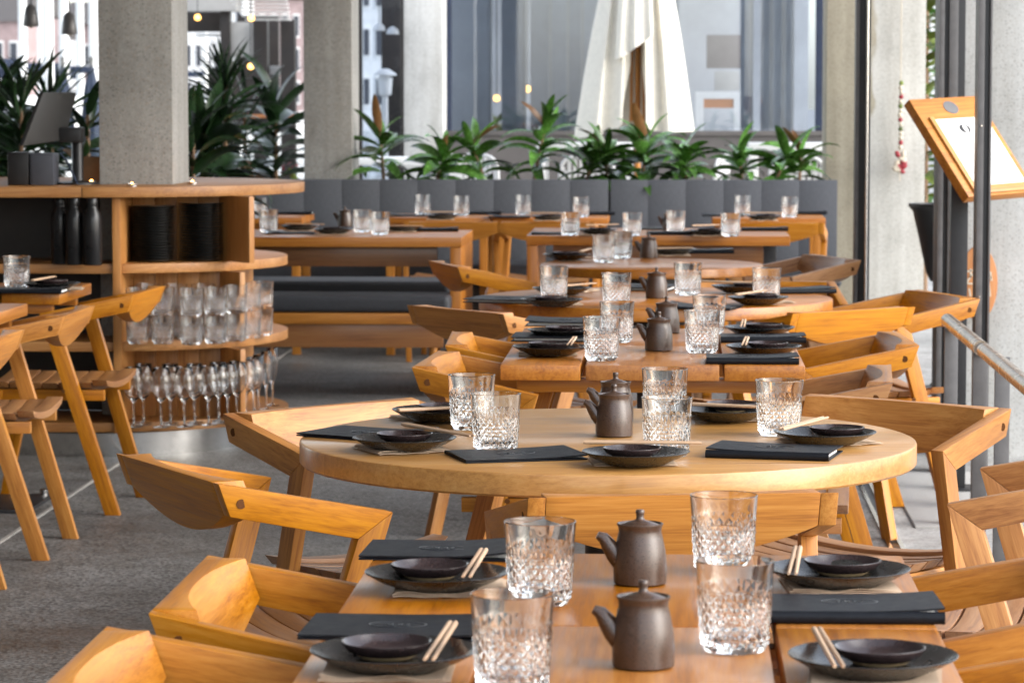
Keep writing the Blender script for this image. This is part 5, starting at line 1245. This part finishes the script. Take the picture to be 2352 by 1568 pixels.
for px, py, lb in ((872, 72, 'left pale pendant lamp behind the glazed door'), (903, 80, 'right pale pendant lamp behind the glazed door')):
    tt = thing('pendant_lamp', lb, 'lamp', (bx(px, 28.5), 28.5, bz(py, 28.5)), 0, 'pale pendants behind the glazed door')
    MB().lathe([(0.055, 0), (0.06, 0.004), (0.045, 0.045), (0.012, 0.07), (0, 0.07)], 18).build('shade', 'white_metal', tt, smooth=40); MB().tube([(0, 0, 0.07), (0, 0, 1.0)], 0.004, 6).build('cord', 'black_steel', tt)
o = MB().box(-0.16, 0.16, -0.1, 0.1, 0, 2.4).build('dark_wardrobe', 'dark_timber', bevel=0.01); put(o, (bx(915, 32), 32.0, -0.003)); tag(o, 'dark upright cabinet behind the glazed door', 'cabinet')

# pendants hanging over the counter
for px, py, lb in ((66, 44, 'left dark pendant lamp at the top left of the photo'), (155, 62, 'right dark pendant lamp at the top left of the photo')):
    Y_ = 17.0
    tt = thing('pendant_lamp', lb, 'lamp', (bx(px, Y_), Y_, bz(py, Y_) - 0.07), 0, 'dark pendants at the top left')
    MB().lathe([(0.040, 0.03), (0.042, 0.034), (0.038, 0.08), (0.030, 0.13), (0.010, 0.15), (0, 0.15)], 20).build('shade', 'grey_steel', tt, smooth=40); MB().lathe([(0, 0.02), (0.02, 0.03), (0.02, 0.06), (0, 0.07)], 12).build('bulb', 'cream_bead', tt, smooth=60)
    MB().tube([(0, 0, 0.15), (0, 0, 3.05 - (bz(py, Y_) - 0.07))], 0.004, 6).build('cord', 'black_steel', tt)

# ================================================================== harbour: water, boats, brick houses, closed navy parasols
struct(MB().box(-80, -6.5, 52, 170, -0.401, -0.385).build('harbour_water', 'water'))
def boat(x, y, L_, label, mast):
    t = thing('moored_boat', label, 'boat', (x, y, -0.385), R(rnd.uniform(-25, 25)), 'white boats moored in the harbour')
    hl = L_ / 2; w_ = L_ * 0.17
    b = MB(); sec = ((-1, 0.75, 0.9), (-0.5, 1.0, 0.95), (0.1, 1.0, 1.05), (0.6, 0.7, 1.2), (1.0, 0.02, 1.4))
    for f, ww, hh in sec: b.v += [Vector((f * hl, -w_ * ww * 0.6, -0.1)), Vector((f * hl, w_ * ww * 0.6, -0.1)), Vector((f * hl, w_ * ww, hh)), Vector((f * hl, -w_ * ww, hh))]
    for k_ in range(4):
        a = 4 * k_
        for j in range(4): b.f.append((a + j, a + (j + 1) % 4, a + 4 + (j + 1) % 4, a + 4 + j))
    b.f += [(3, 2, 1, 0), (16, 17, 18, 19)]
    b.build('hull', 'white_metal', t)
    MB().hexa([(-hl * 0.6, -w_ * 0.7, 0.95), (hl * 0.35, -w_ * 0.6, 1.0), (hl * 0.35, w_ * 0.6, 1.0), (-hl * 0.6, w_ * 0.7, 0.95)], [(-hl * 0.55, -w_ * 0.6, 1.75), (hl * 0.15, -w_ * 0.5, 1.75), (hl * 0.15, w_ * 0.5, 1.75), (-hl * 0.55, w_ * 0.6, 1.75)]).build('cabin', 'white_metal', t, bevel=0.05)
    for k_ in range(3): MB().box(-hl * 0.5 + k_ * hl * 0.2, -hl * 0.38 + k_ * hl * 0.2, -w_ * 0.70, -w_ * 0.62, 1.25, 1.55).build('cabin_window', 'plastic_grey', t)
    if mast: MB().tube([(hl * 0.05, 0, 1.7), (hl * 0.05, 0, 10)], [0.09, 0.06], 8).build('mast', 'white_metal', t, smooth=60); MB().tube([(hl * 0.05, 0, 2.4), (-hl * 0.7, 0, 2.4)], 0.09, 8).build('boom', 'navy', t, smooth=60)
    return t
for px, Y_, L_, m_, lb in ((25, 62, 7, True, 'white boat moored at the far left, mast near the frame edge'), (120, 70, 8, True, 'white sailing boat moored left of the speckled column'), (190, 78, 8, True, 'white sailing boat moored right beside the speckled column'), (70, 92, 9, True, 'white boat moored in the second row of the harbour'), (160, 105, 9, True, 'white boat moored in the third row of the harbour'), (455, 95, 8, True, 'white boat moored beyond the dark pavilion')):
    boat(bx(px, Y_), Y_, L_, lb, m_)
for k_, (px, Y_) in enumerate(((105, 58), (142, 66), (210, 74), (180, 88), (45, 84), (88, 100))):
    t = thing('mooring_mast', 'pale mooring pole rising from the harbour, %s' % ('third from left', 'fourth from left', 'rightmost', 'second from right', 'leftmost', 'second from left')[k_], 'pole', (bx(px, Y_), Y_, -0.39), 0, 'pale poles in the harbour')
    MB().tube([(0, 0, 0), (0, 0, 9)], [0.12, 0.08], 8).build('pole_shaft', 'white_metal', t, smooth=60); MB().lathe([(0, 9.0), (0.12, 9.0), (0.12, 9.2), (0, 9.3)], 8).build('pole_cap', 'navy', t)
for px, lb in ((138, 'closed navy parasol on the quay left of the column, slimmer one'), (205, 'closed navy parasol on the quay touching the column')):
    Y_ = 46.0; t = thing('closed_parasol', lb, 'parasol', (bx(px, Y_), Y_, -0.402), 0, 'closed navy parasols on the quay')
    b = MB(); b.lathe([(0.02, 2.25), (0.09, 1.9), (0.15, 1.3), (0.17, 0.9), (0.12, 0.85), (0, 0.9)], 16); 
    for v_ in b.v:
        a = math.atan2(v_.y, v_.x); s_ = 1 + 0.18 * math.cos(6 * a); v_.x *= s_; v_.y *= s_
    b.build('canopy', 'navy', t, smooth=60); MB().tube([(0, 0, 0), (0, 0, 2.35)], 0.03, 8).build('pole', 'grey_steel', t)
def house(px0, px1, Y_, h, mat, label, nw, nf):
    x0, x1 = bx(px0, Y_), bx(px1, Y_); w_ = x1 - x0
    t = thing('harbour_house', label, 'house', ((x0 + x1) / 2, Y_, -0.402), 0, 'houses across the harbour')
    MB().box(-w_ / 2, w_ / 2, 0, 8, 0, h).build('wall', mat, t)
    rf = MB().add([(-w_ / 2 - .2, -.3, h), (w_ / 2 + .2, -.3, h), (w_ / 2 + .2, 8.3, h), (-w_ / 2 - .2, 8.3, h), (-w_ / 2 - .2, 4, h + 1.6), (w_ / 2 + .2, 4, h + 1.6)], [(0, 1, 5, 4), (2, 3, 4, 5), (0, 4, 3), (1, 2, 5), (3, 2, 1, 0)]).build('roof', 'dark_wall', t)
    for f in range(nf):
        for k_ in range(nw):
            cx = -w_ / 2 + w_ * (k_ + 0.5) / nw; cz = 1.4 + f * (h - 1.6) / max(1, nf)
            fm = MB().box(cx - w_ / nw * 0.30, cx + w_ / nw * 0.30, -0.06, 0.02, cz - 0.2, cz + 1.35).build('window', 'white_metal', t)
            MB().box(cx - w_ / nw * 0.23, cx + w_ / nw * 0.23, -0.075, -0.062, cz - 0.08, cz + 1.22).build('pane', 'plastic_grey', fm)
house(-60, 42, 190, 6.2, 'brick', 'pinkish brick house across the harbour at the left frame edge', 3, 2)
house(46, 96, 205, 6.9, 'brick', 'narrow pinkish house across the harbour, left of the middle', 2, 2)
house(100, 138, 210, 5.6, 'white_wall', 'low white house across the harbour between brick ones', 2, 2)
house(140, 230, 215, 6.6, 'brick', 'pinkish house across the harbour beside the speckled column', 4, 2)
house(420, 560, 200, 8.5, 'white_wall', 'white house across the harbour seen past the pavilion', 6, 3)
house(564, 720, 205, 8.0, 'brick', 'brick house across the harbour behind the pavilion posts', 6, 3)
house(800, 1000, 160, 9.0, 'white_wall', 'white building far beyond the glazed door', 7, 3)
house(2060, 2300, 120, 8.0, 'white_wall', 'pale building beyond the shrubs on the right', 6, 3)

# glimpses in the gap of the window: a bright shrub and two warm lamps
t = plant('bright_shrub', 'bright lime shrub glimpsed through the narrow gap of the big window', 'shrub', bx(1142, 27.2), 27.2, 0.55, 0.62, 34, 0.20, 'leaf_light', None, young=False, low=0.3)
for px, py, Y_, lb in ((1142, 226, 27.0, 'warm lamp glowing in the narrow gap of the big window'), (1213, 205, 27.0, 'small warm lamp in the second gap of the big window')):
    tt = thing('wall_lamp', lb, 'lamp', (bx(px, Y_), Y_, bz(py, Y_)), 0, 'warm lamps inside the big window')
    MB().lathe([(0, -0.03), (0.025, -0.018), (0.03, 0), (0.022, 0.022), (0, 0.03)], 14).build('bulb', 'bulb', tt, smooth=60); MB().tube([(0, 0, 0.03), (0, 0, 1.2)], 0.004, 6).build('cord', 'black_steel', tt)
